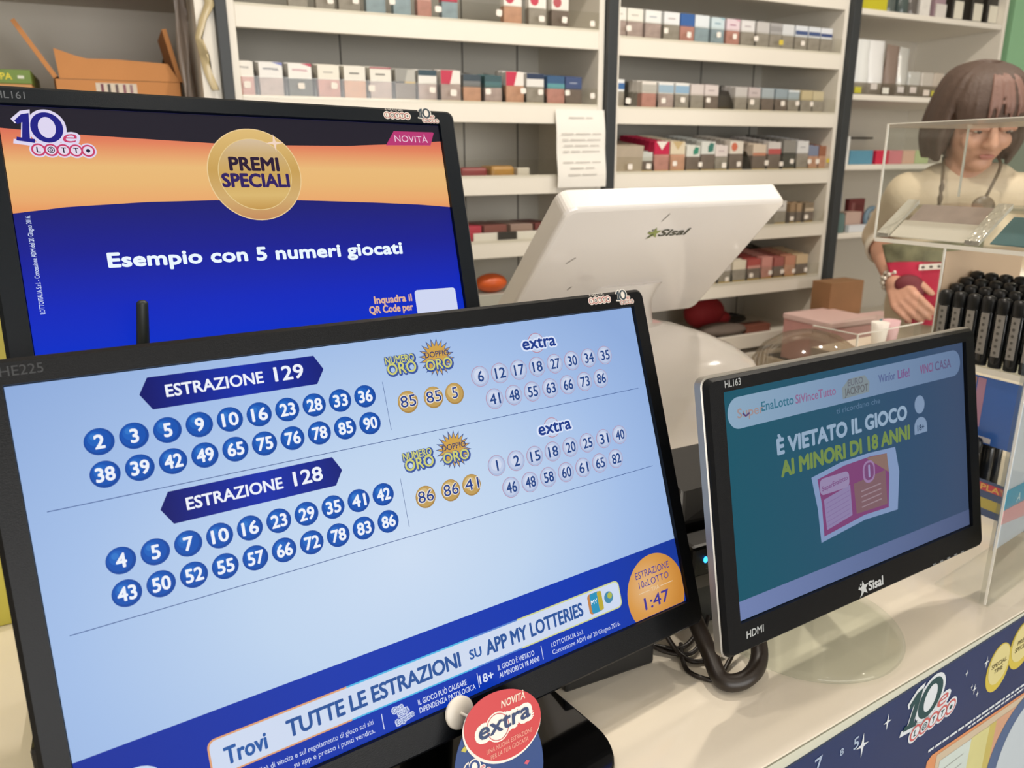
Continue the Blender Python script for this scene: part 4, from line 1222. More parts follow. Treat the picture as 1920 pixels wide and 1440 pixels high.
mb.poly(circ(.0938, .0445, .0082, .0090), DZ, EM('8ca4c4', S_)); mb.poly([(.0835, .0158), (.1045, .0158), (.1045, .0225)] + [(.094 + .0105 * math.cos(a), .0225 + .0095 * math.sin(a)) for a in [math.pi * i / 10 for i in range(1, 10)]] + [(.0835, .0225)], DZ, EM('8ca4c4', S_))
mb.text('18+', .0940, .0215, .0056, 2 * DZ, EM('324a6a', S_), off=.03)
# the playing slip
mb.poly([(-.0708, .0052), (-.03, .0110), (.01, .0118), (.0513, .0100), (.0560, -.015), (.0506, -.0518), (.0, -.0500), (-.0628, -.0564), (-.0648, -.025)], DZ, EM('8ea6d0', S_))
mb.poly([(-.0632, .0020), (-.025, .0072), (.012, .0082), (.0375, .0065), (.0400, -.015), (.0365, -.0462), (0, -.0452), (-.0586, -.0515), (-.0592, -.022)], 2 * DZ, EM('8a4a80', S_))
mb.poly([(.006, .0080), (.0375, .0065), (.039, -.012)], 3 * DZ, EM('96786e', S_))
mb.poly([(-.0565, -.0180), (-.019, -.0120), (-.018, -.0410), (-.0545, -.0465)], 3 * DZ, EM('9a8cb8', S_)); mb.poly([(-.014, -.0125), (.034, -.009), (.0345, -.0425), (-.012, -.0415)], 3 * DZ, EM('8a6870', S_))
mb.poly(rrect(-.061, -.020, -.0135, .0015, .005), 4 * DZ, EM('a494bc', S_)); mb.text('SuperEnalotto', -.0405, -.006, .0042, 5 * DZ, EM('87588e', S_), w=.036, rot=.1, off=.02)
mb.poly(rrect(.000, .018, -.016, .005, .008), 4 * DZ, EM('a887b4', S_)); mb.poly(rrect(.0022, .0158, -.0135, .0030, .006), 5 * DZ, EM('845082', S_)); mb.text('1', .009, -.005, .011, 6 * DZ, EM('a8a0cc', S_), off=.04)
for j in range(4):
    mb.poly([(-.004, -.0225 - .005 * j), (.026, -.021 - .005 * j), (.026, -.0198 - .005 * j), (-.004, -.0213 - .005 * j)], 4 * DZ, EM('a8909a', S_))
for j in range(6):
    mb.poly([(-.054, -.0225 - .0042 * j), (-.021, -.0175 - .0042 * j), (-.021, -.0170 - .0042 * j), (-.054, -.0220 - .0042 * j)], 4 * DZ, EM('8c76a8', S_))
for x in (-.045, .0):
    mb.text('- - - -', x + .03, -.0885, .004, 2 * DZ, EM('6c7ca4', S_))
mb.build('screen', rB)
mb = MB(); mb.text('HL163', -.1620, .1036, .0058, .0037, PL('a9adae', .4), w=.0180); mb.build('model_lettering', rB)
mb = MB(); mb.text('HDMI', -.1570, -.1083, .0062, .0037, PL('a9adae', .4), w=.0205, off=.02, shear=.05); mb.build('port_lettering', rB)
mb = MB(); sisal(mb, -.0065, -.1125, .0085, .0037, PL('b6babb', .4), PL('b6babb', .4), w=.0225); mb.build('maker_lettering', rB)
mb = MB()
for i in range(5):
    mb.box(.098 + .0125 * i, .103 + .0125 * i, -.1205, -.1190, .0034, .0040, PL('6e7274', .4))
mb.build('button_marks', rB)

# ------------------------------------------------------------------ white sales terminal (its screen faces the shop side)
TP = panel_basis(2.53, -44.44, 0, (.47497, .80774, -.05682))
r = empty('sales_terminal', 'white lottery sales terminal seen from behind, leaning over its domed base', 'terminal', TP)
mb = MB()
o0 = rrect(.006, .364, -.252, -.006, .012)
o1 = rrect(0, .37, -.258, 0, .014)


def L3(p, z):
    return [(a, b, z) for a, b in p]


WSH = PL('efe9e3', .12, coat=.6)
mb.loft([L3(o1, -.031), L3(o1, -.010), L3(o1, -.004), L3(rrect(.002, .368, -.256, -.002, .014), -.001), L3(o0, 0)], WSH, True, True, False)
mb.build('display_housing', r, .0015)
mb = MB(); mb.poly(list(reversed(rrect(.02, .35, -.238, -.020, .003))), -.0315, EM('32506e', .5)); mb.build('touch_screen', r)
mb = MB(); sisal(mb, .1700, -.0535, .0128, .0008, PL('4c4d40', .4), PL('8f9a55', .4), w=.0490, shear=.25); mb.build('maker_lettering', r)
mb = MB()
for a, b in (((.045, -.105), (.055, -.093)), ((.165, -.015), (.160, -.030)), ((.075, -.165), (.079, -.158))):
    mb.strip([a, b], .0012, .0009, PL('6a625a', .6))
mb.build('scuff_marks', r)
Ti = TP.inverted()
mb = MB(Ti)
prof = [(-.450, .245, .128, .940), (-.400, .247, .129, .940), (-.335, .240, .126, .942), (-.305, .222, .116, .948), (-.285, .196, .100, .958), (-.268, .160, .080, .968), (-.256, .125, .062, .978), (-.248, .090, .046, .985)]
rings = []
for z, hw_, hd, cy in prof:
    rg = []
    for i in range(64):
        a = 2 * math.pi * i / 64
        c, s_ = math.cos(a), math.sin(a)
        e = 2 / 2.8
        rg.append((.655 + hw_ * math.copysign(abs(c) ** e, c), cy + hd * math.copysign(abs(s_) ** e, s_), z))
    rings.append(rg)
mb.loft(rings, WSH, True, True, True)
mb.build('domed_base', r)
mb = MB(Ti)
rings = []
for t in range(9):
    k = t / 8
    z = -.252 + .075 * k
    hw_ = .085 - .030 * math.sin(k * math.pi * .5) + .03 * max(0, k - .6)
    rings.append([(.655 + hw_ * math.cos(a), .990 - .045 * k + .034 * math.sin(a) * (1 - .3 * k), z) for a in [2 * math.pi * i / 32 for i in range(32)]])
mb.loft(rings, WSH, True, True, True)
mb.build('neck', r)
mb = MB(Ti); mb.box(.60, .625, .925, .935, -.262, -.242, PAPER); mb.tube([(.600, .930, -.255), (.618, .926, -.240), (.640, .930, -.252)], .004, PL('7d5a52', .5)); mb.build('paper_scrap', r)

# ------------------------------------------------------------------ small things between and behind the monitors
mb = MB(); mb.box(.2925, .388, .492, .575, ZC, ZC + .034, BLK); one('set_top_box', mb, 'flat black box tucked under the large front monitor', 'electronic box', bevel=.003)
r = empty('router', 'black router with upright antenna standing behind the large front monitor', 'router', Matrix.Translation((.0, .62, ZC)))
T = r.matrix_world.inverted()
mb = MB(T); mb.box(-.115, .015, .585, .69, ZC, ZC + .03, BLK); mb.build('router_body', r, .004)
mb = MB(T); mb.tube([(-.004, .60, ZC + .028), (-.003, .60, -.16), (.004, .60, -.096)], [.0055, .0052, .0040], PL('1d2320', .45), 14, spline=False); mb.ell((.004, .60, -.096), .0040, .0040, .003, PL('1d2320', .45)); mb.build('antenna', r)
r = empty('receipt_printer', 'black receipt printer half hidden between the large and the smaller monitor', 'printer', Matrix.Translation((.53, .60, ZC)))
T = r.matrix_world.inverted()
DG = PL('151413', .35)
mb = MB(T); mb.loft([[(.470, .56, z0), (.585, .555, z0), (.600, .66, z0), (.475, .665, z0)] for z0 in (ZC, ZC + .060)], DG, smooth=False); mb.build('lower_case', r, .004)
mb = MB(T); mb.loft([[(.464, .556, ZC + .062), (.588, .552, ZC + .062), (.603, .664, ZC + .062), (.469, .669, ZC + .062)], [(.464, .556, ZC + .095), (.588, .552, ZC + .095), (.603, .664, ZC + .118), (.469, .669, ZC + .118)], [(.484, .580, ZC + .118), (.576, .578, ZC + .122), (.590, .650, ZC + .135), (.482, .655, ZC + .132)]], DG, smooth=False); mb.build('cover', r, .003)
mb = MB(T); mb.box(.485, .540, .5525, .556, ZC + .070, ZC + .080, PL('8b8478', .3)); mb.build('paper_slot', r)
r = empty('power_adapter', 'black power adapter with a glowing blue light beside the smaller monitor', 'power adapter', Matrix.Translation((.495, .535, ZC)))
T = r.matrix_world.inverted()
mb = MB(T); mb.box(.450, .515, .520, .550, ZC, ZC + .090, BLK); mb.build('case', r, .004)
mb = MB(T); mb.box(.455, .505, .5195, .5206, ZC + .044, ZC + .058, PL('514b44', .5)); mb.build('rating_label', r)
mb = MB(T); mb.ell((.4660, .5195, ZC + .0740), .0024, .0016, .0034, EM('2f9bff', 4.0), 12); mb.build('indicator_light', r)


def cable(pts, rad, label, mat=BLK):
    mb = MB(); mb.tube(pts, rad, mat, 10); return one('cable', mb, label, 'cable', 'cables by the monitor stands')


CBM = PL('221a14', .4)
zc = ZC + .0095
cable([(.436, .560, ZC + .075), (.424, .492, ZC + .050), (.4235, .462, ZC + .024), (.418, .434, ZC + .0105), (.440, .4265, ZC + .0105), (.466, .440, ZC + .018), (.480, .470, ZC + .045), (.500, .508, ZC + .075)], .0078, 'thick black cable looping onto the counter below the smaller monitor', CBM)
cable([(.380, .535, ZC + .004), (.402, .508, ZC + .004), (.420, .495, ZC + .004), (.440, .500, ZC + .006), (.462, .518, ZC + .010)], .0024, 'thin black cable, hindmost of those running between the two monitors', CBM)
cable([(.385, .525, ZC + .012), (.404, .498, ZC + .004), (.424, .484, ZC + .004), (.444, .492, ZC + .010), (.470, .515, ZC + .012)], .0022, 'thin black cable sagging just in front of the hindmost one', CBM)
cable([(.405, .512, ZC + .030), (.412, .492, ZC + .008), (.420, .474, ZC + .003), (.445, .470, ZC + .006), (.478, .480, ZC + .020)], .0024, 'thin black cable dropping towards the thick loop', CBM)
cable([(.470, .468, ZC + .020), (.445, .456, ZC + .006), (.424, .446, ZC + .0026), (.412, .452, ZC + .0026), (.407, .470, ZC + .003), (.425, .500, ZC + .004)], .0022, 'thin black cable curling round behind the thick loop', CBM)
# grey clear dome behind the smaller monitor
r = empty('clear_dome', 'smoky clear plastic dome on the counter behind the smaller monitor', 'dome', Matrix.Translation((1.028, .925, ZC)))
mb = MB(); mb.lathe([(.108, .0), (.108, .035), (.106, .07), (.098, .105), (.078, .138), (.048, .158), (.02, .166), (.0001, .168)], GLASS('smoky_plastic', 'e2dcd4', .88, .06, bump=.1, bscale=18, edge=.2), 48); mb.build('cover', r)
mb = MB(); mb.lathe([(.112, 0), (.112, .014), (.109, .018)], PL('cfc8bc', .2, coat=.4), 48); mb.build('base', r)
mb = MB(); mb.lathe([(.085, .0185), (.085, .060), (.070, .085), (.0001, .092)], PL('b8aca0', .4), 32); mb.build('inner_bowl', r)

# low clear tray with cups near the woman
r = empty('clear_tray', 'clear acrylic tray with small cups standing at the back of the counter', 'tray', CM @ Matrix.Translation((.93, .555, 0)) @ Matrix.Rotation(R(-1), 4, 'Z'))
mb = MB()
for a in ((-.10, .10, -.05, -.047), (-.10, .10, .047, .05), (-.10, -.097, -.047, .047), (.097, .10, -.047, .047)):
    mb.box(a[0], a[1], a[2], a[3], 0, .142, ACRY)
mb.build('walls', r)
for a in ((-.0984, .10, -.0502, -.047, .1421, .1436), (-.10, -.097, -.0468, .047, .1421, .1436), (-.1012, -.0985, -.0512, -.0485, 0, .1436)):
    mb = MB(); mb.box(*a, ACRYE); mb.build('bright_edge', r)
mb = MB(); mb.box(-.097, .097, -.047, .047, 0, .10, PL('d8c6b4', .5)); mb.build('riser', r)
for i, (x, c, lb) in enumerate(((.025, 'ece4dc', 'white paper cup in the clear tray'), (.060, 'd9b0b4', 'pink paper cup right of the white one in the clear tray'))):
    mb = MB(); mb.lathe([(.012, 0), (.0165, .045), (.0145, .045), (.0005, .040)], PL(c, .5), 20); o = one('paper_cup', mb, lb, 'cup', 'paper cups in the clear tray'); o.matrix_world = r.matrix_world @ Matrix.Translation((x, -.010, .1003))
# ------------------------------------------------------------------ wobbler on the large monitor
NW = MA @ Matrix.Translation((0, 0, .0205))
r = empty('shelf_wobbler', 'red and blue extra novelty wobbler stuck on the bottom bezel of the large monitor', 'wobbler', NW)
RW = PL('c23a3e', .45); BW = PL('1d3f7c', .45); WW = PL('e9e4dc', .5)
mb = MB()
mb.prism(circ(.012, -.182, .0370, .0440, n=48), -.0006, 0, BW)
for x, y, s_, c in ((-.013, -.158, .0030, 'b9b04a'), (-.006, -.147, .0012, 'd8dce8'), (.003, -.169, .0014, 'd8dce8'), (.034, -.187, .0026, 'c8566a'), (.022, -.196, .0022, 'd9c05a'), (-.018, -.176, .0010, 'd8dce8')):
    mb.poly([(x - s_, y), (x, y - s_ * .7), (x + s_, y), (x, y + s_ * .7)], .0003, PL(c, .5))
logo10(mb, -.006, -.1755, .022, .0003, BW, WW, PL('c8566a', .5), WW)
mb.build('blue_disc', r)
mb = MB()


def egg(k, dx=0, dy=0):
    o = []
    for i in range(48):
        a = 2 * math.pi * i / 48
        x, y = .0325 * k * math.cos(a), .0240 * k * math.sin(a)
        x *= 1 + .06 * math.sin(a)
        q = R(-12)
        o.append((.0200 + dx + x * math.cos(q) - y * math.sin(q), -.1535 + dy + x * math.sin(q) + y * math.cos(q)))
    return o


mb.prism(egg(1.02, -.0006, -.0014), .0006, .0010, WW)
mb.prism(egg(1.0), .0011, .0016, RW)
mb.text('NOVITÀ', .0315, -.1395, .0050, .0018, PL('e6d8c8', .5), w=.0210, rot=-.03, off=.02, shear=.2)
for g, c, z in ((.0029, WW, .0018), (0, PL('243a66', .45), .0022)):
    if g:
        mb.poly(circ(.0150, -.1530, .0104), .0017, WW)
        mb.ring(circ(.0150, -.1530, .0094, n=28), circ(.0150, -.1530, .0089, n=28), .0020, RW)
    mb.text('extra', .0215, -.1508, .0106, z, c, w=.0450, rot=.015, off=.03, shear=.18, grow=g)
PT = PL('e0a494', .5)
mb.text('UNA NUOVA ESTRAZIONE', .0225, -.1660, .0030, .0019, PT, w=.0400, rot=.02, shear=.2); mb.text('PER LA TUA GIOCATA', .0215, -.1708, .0030, .0019, PT, w=.0330, rot=.02, shear=.2)
mb.build('red_badge', r)
mb = MB(); mb.lathe([(.0113, -.0163), (.0118, -.0155), (.0105, -.0142), (.004, -.0134), (.0001, -.0132)], PL('e4ddd0', .35), 28, cx=-.0040, cy=-.1395)
mb.tube([(-.0040, -.1395, -.0135), (-.001, -.142, -.004), (.005, -.146, -.0008)], .0011, PL('ded8cc', .25), 8); mb.build('sticky_button', r)

# ------------------------------------------------------------------ poster on the counter front
PMx = basis(CE, (0, 0, 1), Vector((CE.y, -CE.x, 0)), (.38625, .35094, -.45))      # x along the edge, y up, z towards the customer
PMx = PMx @ Matrix.Translation((0, 0, .0003)) @ Matrix.Rotation(0.020, 4, 'Z')
r = empty('counter_poster', 'dark blue lottery poster on the counter front with logo and golden coins', 'poster', PMx)
PB = PL('162e5e', .35, coat=.3, var=.1, vscale=10)
mb = MB()
mb.prism([(-.02, -.42), (.70, -.42), (.70, -.0155), (.0, -.0155), (-.02, -.03)], 0, .0015, PB)
mb.build('sheet', r)
mb = MB()
PWt = PL('cfd6dc', .5); PR = PL('c0605e', .5); PI = PL('24464a', .5)
T0 = mb.T
zz = .0019


def pp(x, y):     # undo the small tilt of the sheet for measured marks
    c, s_ = math.cos(-.020), math.sin(-.020)
    return (x * c - y * s_, x * s_ + y * c)


lx, ly = pp(.240, -.049)
mb.T = Matrix.Translation((lx, ly, zz)) @ Matrix(((1, .18, 0, 0), (0, 1, 0, 0), (0, 0, 1, 0), (0, 0, 0, 1)))
logo10(mb, 0, 0, .098, 0, PI, PWt, PR, PWt, rot=.03)
mb.T = T0
mb.build('lottery_logo', r)
for i, (cx, cy, t1, t2) in enumerate(((.3595, -.0535, 'SPECIAL', 'TIME'), (.4030, -.0430, 'PREMI', 'SPECIALI'), (.4430, -.0620, 'PREMI', 'SPECIALI'))):
    x, y = pp(cx, cy)
    mb = MB()
    mb.prism(circ(x, y, .0232 if i == 0 else .0250, .0285, n=40), .0016, .0019 + .0002 * i, PL('c9b64c', .4))
    mb.poly(circ(x, y + .004, .0200 if i == 0 else .0215, .0235, n=40), .0021 + .0002 * i, PL('d2c88c', .4))
    mb.text(t1, x, y + .006, .0052, .0023 + .0002 * i, PL('5c5436', .5), w=.030 if i == 0 else .022, off=.02); mb.text(t2, x, y - .002, .0052, .0023 + .0002 * i, PL('5c5436', .5), w=.017 if i == 0 else .028, off=.02)
    mb.build('gold_coin', r)
mb = MB()
for sx, sy, k in ((.3315, -.0361, .005), (.3163, -.0614, .0045), (.1298, -.0407, .009), (.1645, -.0320, .006), (.2945, -.0341, .003), (.3240, -.070, .003), (.310, -.056, .0025)):
    x, y = pp(sx, sy)
    mb.poly([(x + (k if j % 2 == 0 else k * .3) * math.cos(R(45 * j)), y + (k * 1.5 if j % 2 == 0 else k * .3) * math.sin(R(45 * j))) for j in range(8)], .0020, PWt)
mb.build('star_print', r)
mb = MB()
for sx, sy, t, k in ((.120, -.0335, '5', .012), (.1002, -.0332, '8', .007), (.0692, -.0305, '7', .014)):
    x, y = pp(sx, sy)
    mb.text(t, x, y, k, .0019, PL('9fb0c8', .5), rot=.1, off=.02)
mb.build('number_print', r)
mb = MB()
rb = random.Random(5)
for y0_, xa, xb, hh in ((-.1030, .246, .436, .0030), (-.1085, .318, .436, .0024)):      # too small to read in the place itself: rows of tiny words
    x = xa
    while x < xb:
        ww = rb.uniform(.004, .013)
        mb.poly([pp(x, y0_ - hh / 2), pp(x + ww, y0_ - hh / 2), pp(x + ww, y0_ + hh / 2), pp(x, y0_ + hh / 2)], .0019, PWt)
        x += ww + .0022
mb.build('small_print', r)
mb = MB()
P2 = [pp(*p) for p in ((.2470, -.20), (.2470, -.1165), (.2545, -.1115), (.55, -.118), (.55, -.20))]
mb.poly(P2 + [pp(.55, -.40), pp(.247, -.40)], .0018, PL('cf8e62', .45))
mb.poly([pp(*p) for p in ((.2640, -.40), (.2640, -.1160), (.545, -.1200), (.545, -.40))], .0020, PL('c3b49c', .45))
for a, b, c in ((.2715, .330, 'c3cfca'), (.330, .366, 'c9c58a'), (.366, .380, 'bcae62'), (.380, .450, 'c69a7e')):
    mb.poly([pp(*p) for p in ((a, -.40), (a, -.1265), (b, -.1275), (b, -.40))], .0022, PL(c, .45, var=.06, vscale=40))
mb.poly([pp(.452 + .075 * math.cos(a), -.205 + .085 * math.sin(a)) for a in [2 * math.pi * i / 48 for i in range(48)]], .0024, PL('4e6388', .45)); mb.poly([pp(.465 + .066 * math.cos(a), -.210 + .078 * math.sin(a)) for a in [2 * math.pi * i / 48 for i in range(48)]], .0026, PL('b9c4cc', .45))
for j in range(7):
    x, y = pp(.300, -.140 - .012 * j); mb.poly([(x - .018, y - .0012), (x + .018, y - .0012), (x + .018, y), (x - .018, y)], .0024, PL('a3a7a4', .6))
mb.build('play_slip_picture', r)

# ------------------------------------------------------------------ acrylic display with lighters
r = empty('acrylic_display', 'tall clear acrylic counter display holding lighters and cards, right of the small monitor', 'display stand', Matrix.Translation((1.08, .60, ZC)))
T = r.matrix_world.inverted()


def AP(nm, fn, bevel=0.0):
    mb = MB(T); fn(mb); return mb.build(nm, r, bevel)


AP('front_pane', lambda b: b.box(1.000, 1.0015, .445, .800, -.115, .041, ACRY))
AP('end_pane', lambda b: b.box(1.0016, 1.180, .7985, .800, -.115, .041, ACRY))
AP('back_pane', lambda b: b.box(1.1785, 1.180, .445, .7984, -.45, .041, ACRY))
AP('near_end_pane', lambda b: (b.box(1.0016, 1.1784, .4452, .4466, -.115, .041, ACRY), b.box(.9604, 1.1784, .4452, .4466, -.4455, -.122, ACRY)))
AP('top_plate', lambda b: b.box(.9995, 1.181, .445, .8005, .0412, .0462, GLASS('top_plate', 'ece6dc', .45, .30, edge=.2)))


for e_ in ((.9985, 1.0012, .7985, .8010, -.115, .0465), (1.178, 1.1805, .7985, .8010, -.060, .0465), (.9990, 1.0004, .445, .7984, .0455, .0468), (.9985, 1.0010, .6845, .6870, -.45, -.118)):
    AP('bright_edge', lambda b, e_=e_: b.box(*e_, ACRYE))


def slab(b, y0_, y1_, mat, dz=0.0, x0_=1.0, x1_=1.06, th=.004):
    z0_, z1_ = -.117 + dz, -.071 + dz
    if x0_ != 1.0 or x1_ != 1.06:
        k = (.046 / .06)
        z0_, z1_ = -.117 + dz + k * (x0_ - 1.0), -.117 + dz + k * (x1_ - 1.0)
    vs = [(x0_, y0_, z0_), (x1_, y0_, z1_), (x1_, y1_, z1_), (x0_, y1_, z0_), (x0_, y0_, z0_ + th), (x1_, y0_, z1_ + th), (x1_, y1_, z1_ + th), (x0_, y1_, z0_ + th)]
    b.add(vs, [(0, 3, 2, 1), (4, 5, 6, 7), (0, 1, 5, 4), (1, 2, 6, 5), (2, 3, 7, 6), (3, 0, 4, 7)], mat)


AP('sloping_tray', lambda b: (slab(b, .445, .7975, ACRY), b.box(1.061, 1.178, .445, .797, -.073, -.069, ACRY)))
RIB = PL('f6f1e6', .14, metal=.35, bump=1.0, bscale=140)
AP('tray_rib', lambda b: slab(b, .778, .797, RIB, .0045, th=.006))
AP('tray_rib', lambda b: slab(b, .640, .660, RIB, .0045, th=.006))
AP('tray_lip', lambda b: b.box(.9980, .9998, .445, .798, -.1195, -.1140, ACRYE))


def card(nm, y0_, y1_, x0_, x1_, mat, lb, cat='card'):
    mb = MB(); slab(mb, y0_, y1_, mat, .0045, x0_, x1_, .0012); return one(nm, mb, lb, cat)


card('paper_card', .662, .776, 1.002, 1.030, PL('f4ece0', .5), 'cream paper card lying in the front half of the upper acrylic tray')
card('glossy_card', .662, .770, 1.0305, 1.058, PL('cdbab4', .18, coat=.5, var=.3, vscale=30), 'glossy pinkish card behind the cream one in the upper acrylic tray')
card('teal_card', .50, .628, 1.004, 1.046, PL('4f7c84', .4, var=.15, vscale=15), 'teal card in the right compartment of the upper acrylic tray')
AP('end_pane', lambda b: b.box(.960, 1.178, .6855, .687, -.45, -.122, ACRY))
AP('pane_reflection_card', lambda b: b.box(1.0015, 1.176, .6835, .6848, -.262, -.124, PL('cdb296', .6)))  # beige card stands in for the room's reflection in the end pane
AP('lighter_shelf', lambda b: b.box(.984, 1.168, .445, .684, -.2705, -.2665, ACRY))
AP('shelf_lip', lambda b: b.box(.982, .9838, .445, .685, -.2725, -.2655, ACRYE))
LB = PL('17191c', .22, coat=.3); LCAP = PL('101114', .35); LLAB = PL('8e8a86', .5, var=.15, vscale=90); LLT = PL('55524f', .5)


def lighter_mesh():
    mb = MB(); mb.lathe([(.0080, 0), (.0086, .002), (.0086, .070), (.0080, .072)], LB, 18, sx=.72, sy=1.0)
    a = mb.build('lighter')
    mb = MB(); mb.lathe([(.0090, .0722), (.0096, .075), (.0096, .086), (.0080, .0905), (.003, .0925), (.0001, .0928)], LCAP, 18, sx=.78, sy=1.0); b = mb.build('lighter_head', a)
    mb = MB()
    n = 8
    vs = []
    for i in range(n + 1):
        t = R(180 + (-38 + 76 * i / n))
        vs += [(.72 * .00875 * math.cos(t), .00875 * math.sin(t), .0155), (.72 * .00875 * math.cos(t), .00875 * math.sin(t), .0705)]
    mb.add(vs, [(2 * i, 2 * i + 2, 2 * i + 3, 2 * i + 1) for i in range(n)], LLAB, True)
    mb.T = Matrix(((0, 0, -1, -.00655), (-1, 0, 0, 0), (0, 1, 0, 0), (0, 0, 0, 1)))
    for k in range(6):
        mb.poly(circ(0, .021 + .0085 * k, .0020, n=8), 0, LLT)
    c = mb.build('paper_label', a)
    return a, [b, c]


L0, LK = lighter_mesh()
first = True


def put_lighter(x, y, z, label, group, rz):
    global first
    if first:
        o = L0
        first = False
    else:
        o = L0.copy(); C.objects.link(o)
        for k in LK:
            c = k.copy(); C.objects.link(c); c.parent = o
    o.matrix_world = Matrix.Translation((x, y, z)) @ Matrix.Rotation(rz, 4, 'Z')
    tag(o, label, 'lighter', group)


RWN = ['front', 'second', 'third', 'back']
for rw in range(4):
    for c in range(9):
        put_lighter(1.000 + .020 * rw, .673 - .0200 * c, -.2665 + .007 * rw, 'black lighter with grey label, %s row of the upper tier, %s from the far end' % (RWN[rw], NTH[c]), 'black lighters on the upper tier', random.uniform(-.12, .12))
for rw in range(1, 4):
    AP('stepped_riser', lambda b, rw=rw: b.box(.9905 + .020 * rw, 1.0095 + .020 * rw, .48, .684, -.2668, -.2668 + .007 * rw, ACRY))
BP = PL('3d6cc0', .35, coat=.3, var=.1, vscale=25)


def bluecard(b):
    b.box(.984, .986, .445, .683, -.366, -.277, BP)
    b.box(.9836, .984, .590, .601, -.345, -.279, PL('b287a4', .4, var=.1, vscale=40))
    b.box(.9836, .984, .572, .590, -.364, -.357, PL('d8d4d8', .5))
    b.box(.9836, .984, .603, .640, -.299, -.279, PL('b9876a', .4, var=.2, vscale=60))  # warm reflection on the card, put in as a tan patch


AP('blue_header_card', bluecard)
for rw in range(3):
    for c in range(5):
        put_lighter(.968 + .019 * rw + (.012 if rw else 0), .668 - .0215 * c, ZC + .004 + .001 * rw, 'black lighter, %s row of the lowest tier, %s from the far end' % (RWN[rw], NTH[c]), 'black lighters on the lowest tier', math.pi + random.uniform(-.12, .12))
AP('base_plate', lambda b: b.box(.956, 1.178, .445, .685, ZC, ZC + .0036, ACRY))
MT = Matrix(((0, 0, -1, .9548), (-1, 0, 0, 0), (0, 1, 0, 0), (0, 0, 0, 1)))


def strip_label(b):
    b.box(.9552, .9558, .445, .600, ZC, ZC + .048, PL('4c5c82', .45))
    b.box(.9549, .9552, .500, .598, ZC + .034, ZC + .044, PL('c8505e', .45))
    b.box(.9549, .9552, .515, .597, ZC + .010, ZC + .024, PL('b3a55a', .45, var=.15, vscale=60))
    b.T = T @ MT
    b.text('PLAY', -.540, ZC + .039, .0075, .0003, PL('e6b86a', .5), w=.034, off=.03)


AP('price_strip', strip_label)

# ------------------------------------------------------------------ leaning leaflet holder at the right edge
SE = Vector((math.cos(R(10)), math.sin(R(10)), 0))
SMx = basis(SE, (0, 0, 1), Vector((SE.y, -SE.x, 0)), (.752, .415, ZC))
r = empty('sign_holder', 'clear upright acrylic sign holder with teal and pink leaflet at the right edge', 'sign holder', SMx)
mb = MB(); mb.box(0, .19, 0, .30, .0032, .0044, ACRY); mb.build('front_pane', r)
mb = MB(); mb.box(0, .19, 0, .30, -.0044, -.0032, ACRY); mb.build('back_pane', r)
mb = MB(); mb.box(-.0006, .0004, .001, .30, .0002, .0024, ACRYE); mb.build('bright_edge', r)
mb = MB(); mb.box(.0, .19, 0, .003, -.05, .0044, ACRY); mb.build('foot', r)
mb = MB()
mb.box(.0015, .188, .062, .298, -.0014, -.0008, PL('b9c2cc', .5))
mb.poly([(.0015, .1055), (.188, .0985), (.188, .122), (.0015, .1272)], -.0004, PL('2f93b4', .45)); mb.poly([(.0015, .0900), (.188, .0700), (.188, .0980), (.0015, .1050)], -.0004, PL('cf9a9e', .45)); mb.poly([(.0015, .2245), (.188, .2245), (.188, .256), (.0015, .256)], -.0004, PL('2f93b4', .45))
mb.text('A', .0370, .1120, .0095, -.0001, PL('d9eef2', .5), anchor='l', off=.01, shear=.15)
mb.build('leaflet', r)
# ------------------------------------------------------------------ the woman behind the counter
PX, PY = 1.885, 1.270
PM = Matrix.Translation((PX, PY, FLOOR)) @ Matrix.Rotation(R(-53), 4, 'Z')
woman = empty('person', 'woman with brown bob in a cream cardigan bending over a red bag behind the counter', 'person', PM)
ZO = 1.5      # camera height above the floor
SKIN = PL('cf9c84', .5, var=.08, vscale=12)
KNIT = PL('dccab0', .9, bump=.5, bscale=260, var=.05, vscale=9)
HAIR = PL('54433a', .6, bump=.6, bscale=140, var=.25, vscale=14)
HAIR2 = PL('7d5f55', .55, bump=.5, bscale=140, var=.2, vscale=20)


def seg(mb, a, b, ra, rb, mat, n=18):
    """tapered capsule with round ends"""
    a, b = Vector(a), Vector(b)
    d = (b - a).normalized()
    ux = d.orthogonal().normalized()
    uy = d.cross(ux)
    rings = []
    for k in range(5):
        t = -math.pi / 2 + math.pi / 2 * k / 5
        rings.append((a + d * ra * math.sin(t), max(ra * math.cos(t), 1e-4)))
    rings += [(a, ra), (b, rb)]
    for k in range(1, 6):
        t = math.pi / 2 * k / 5
        rings.append((b + d * rb * math.sin(t), max(rb * math.cos(t), 1e-4)))
    mb.loft([[tuple(c + ux * rr * math.cos(2 * math.pi * i / n) + uy * rr * math.sin(2 * math.pi * i / n)) for i in range(n)] for c, rr in rings], mat)


def chain(mb, pts, rs, mat, n=18):
    for i in range(len(pts) - 1):
        seg(mb, pts[i], pts[i + 1], rs[i], rs[i + 1], mat, n)


def skinned(o, vox, smooth=6, fac=.5):
    m = o.modifiers.new('merge', 'REMESH'); m.mode = 'VOXEL'; m.voxel_size = vox; m.use_smooth_shade = True
    s_ = o.modifiers.new('soften', 'SMOOTH'); s_.iterations = smooth; s_.factor = fac
    return o


def Z(z):
    return z + ZO


def lerp(a, b, t):
    return tuple(a[i] + (b[i] - a[i]) * t for i in range(3))


HC = Vector((.010, -.028, Z(.086)))                      # head centre
HR = Matrix.Rotation(R(20), 3, 'Z') @ Matrix.Rotation(R(15), 3, 'X')      # turned to her left, bowed


def hp(x, y, z):
    return tuple(HC + HR @ Vector((x, y, z)))


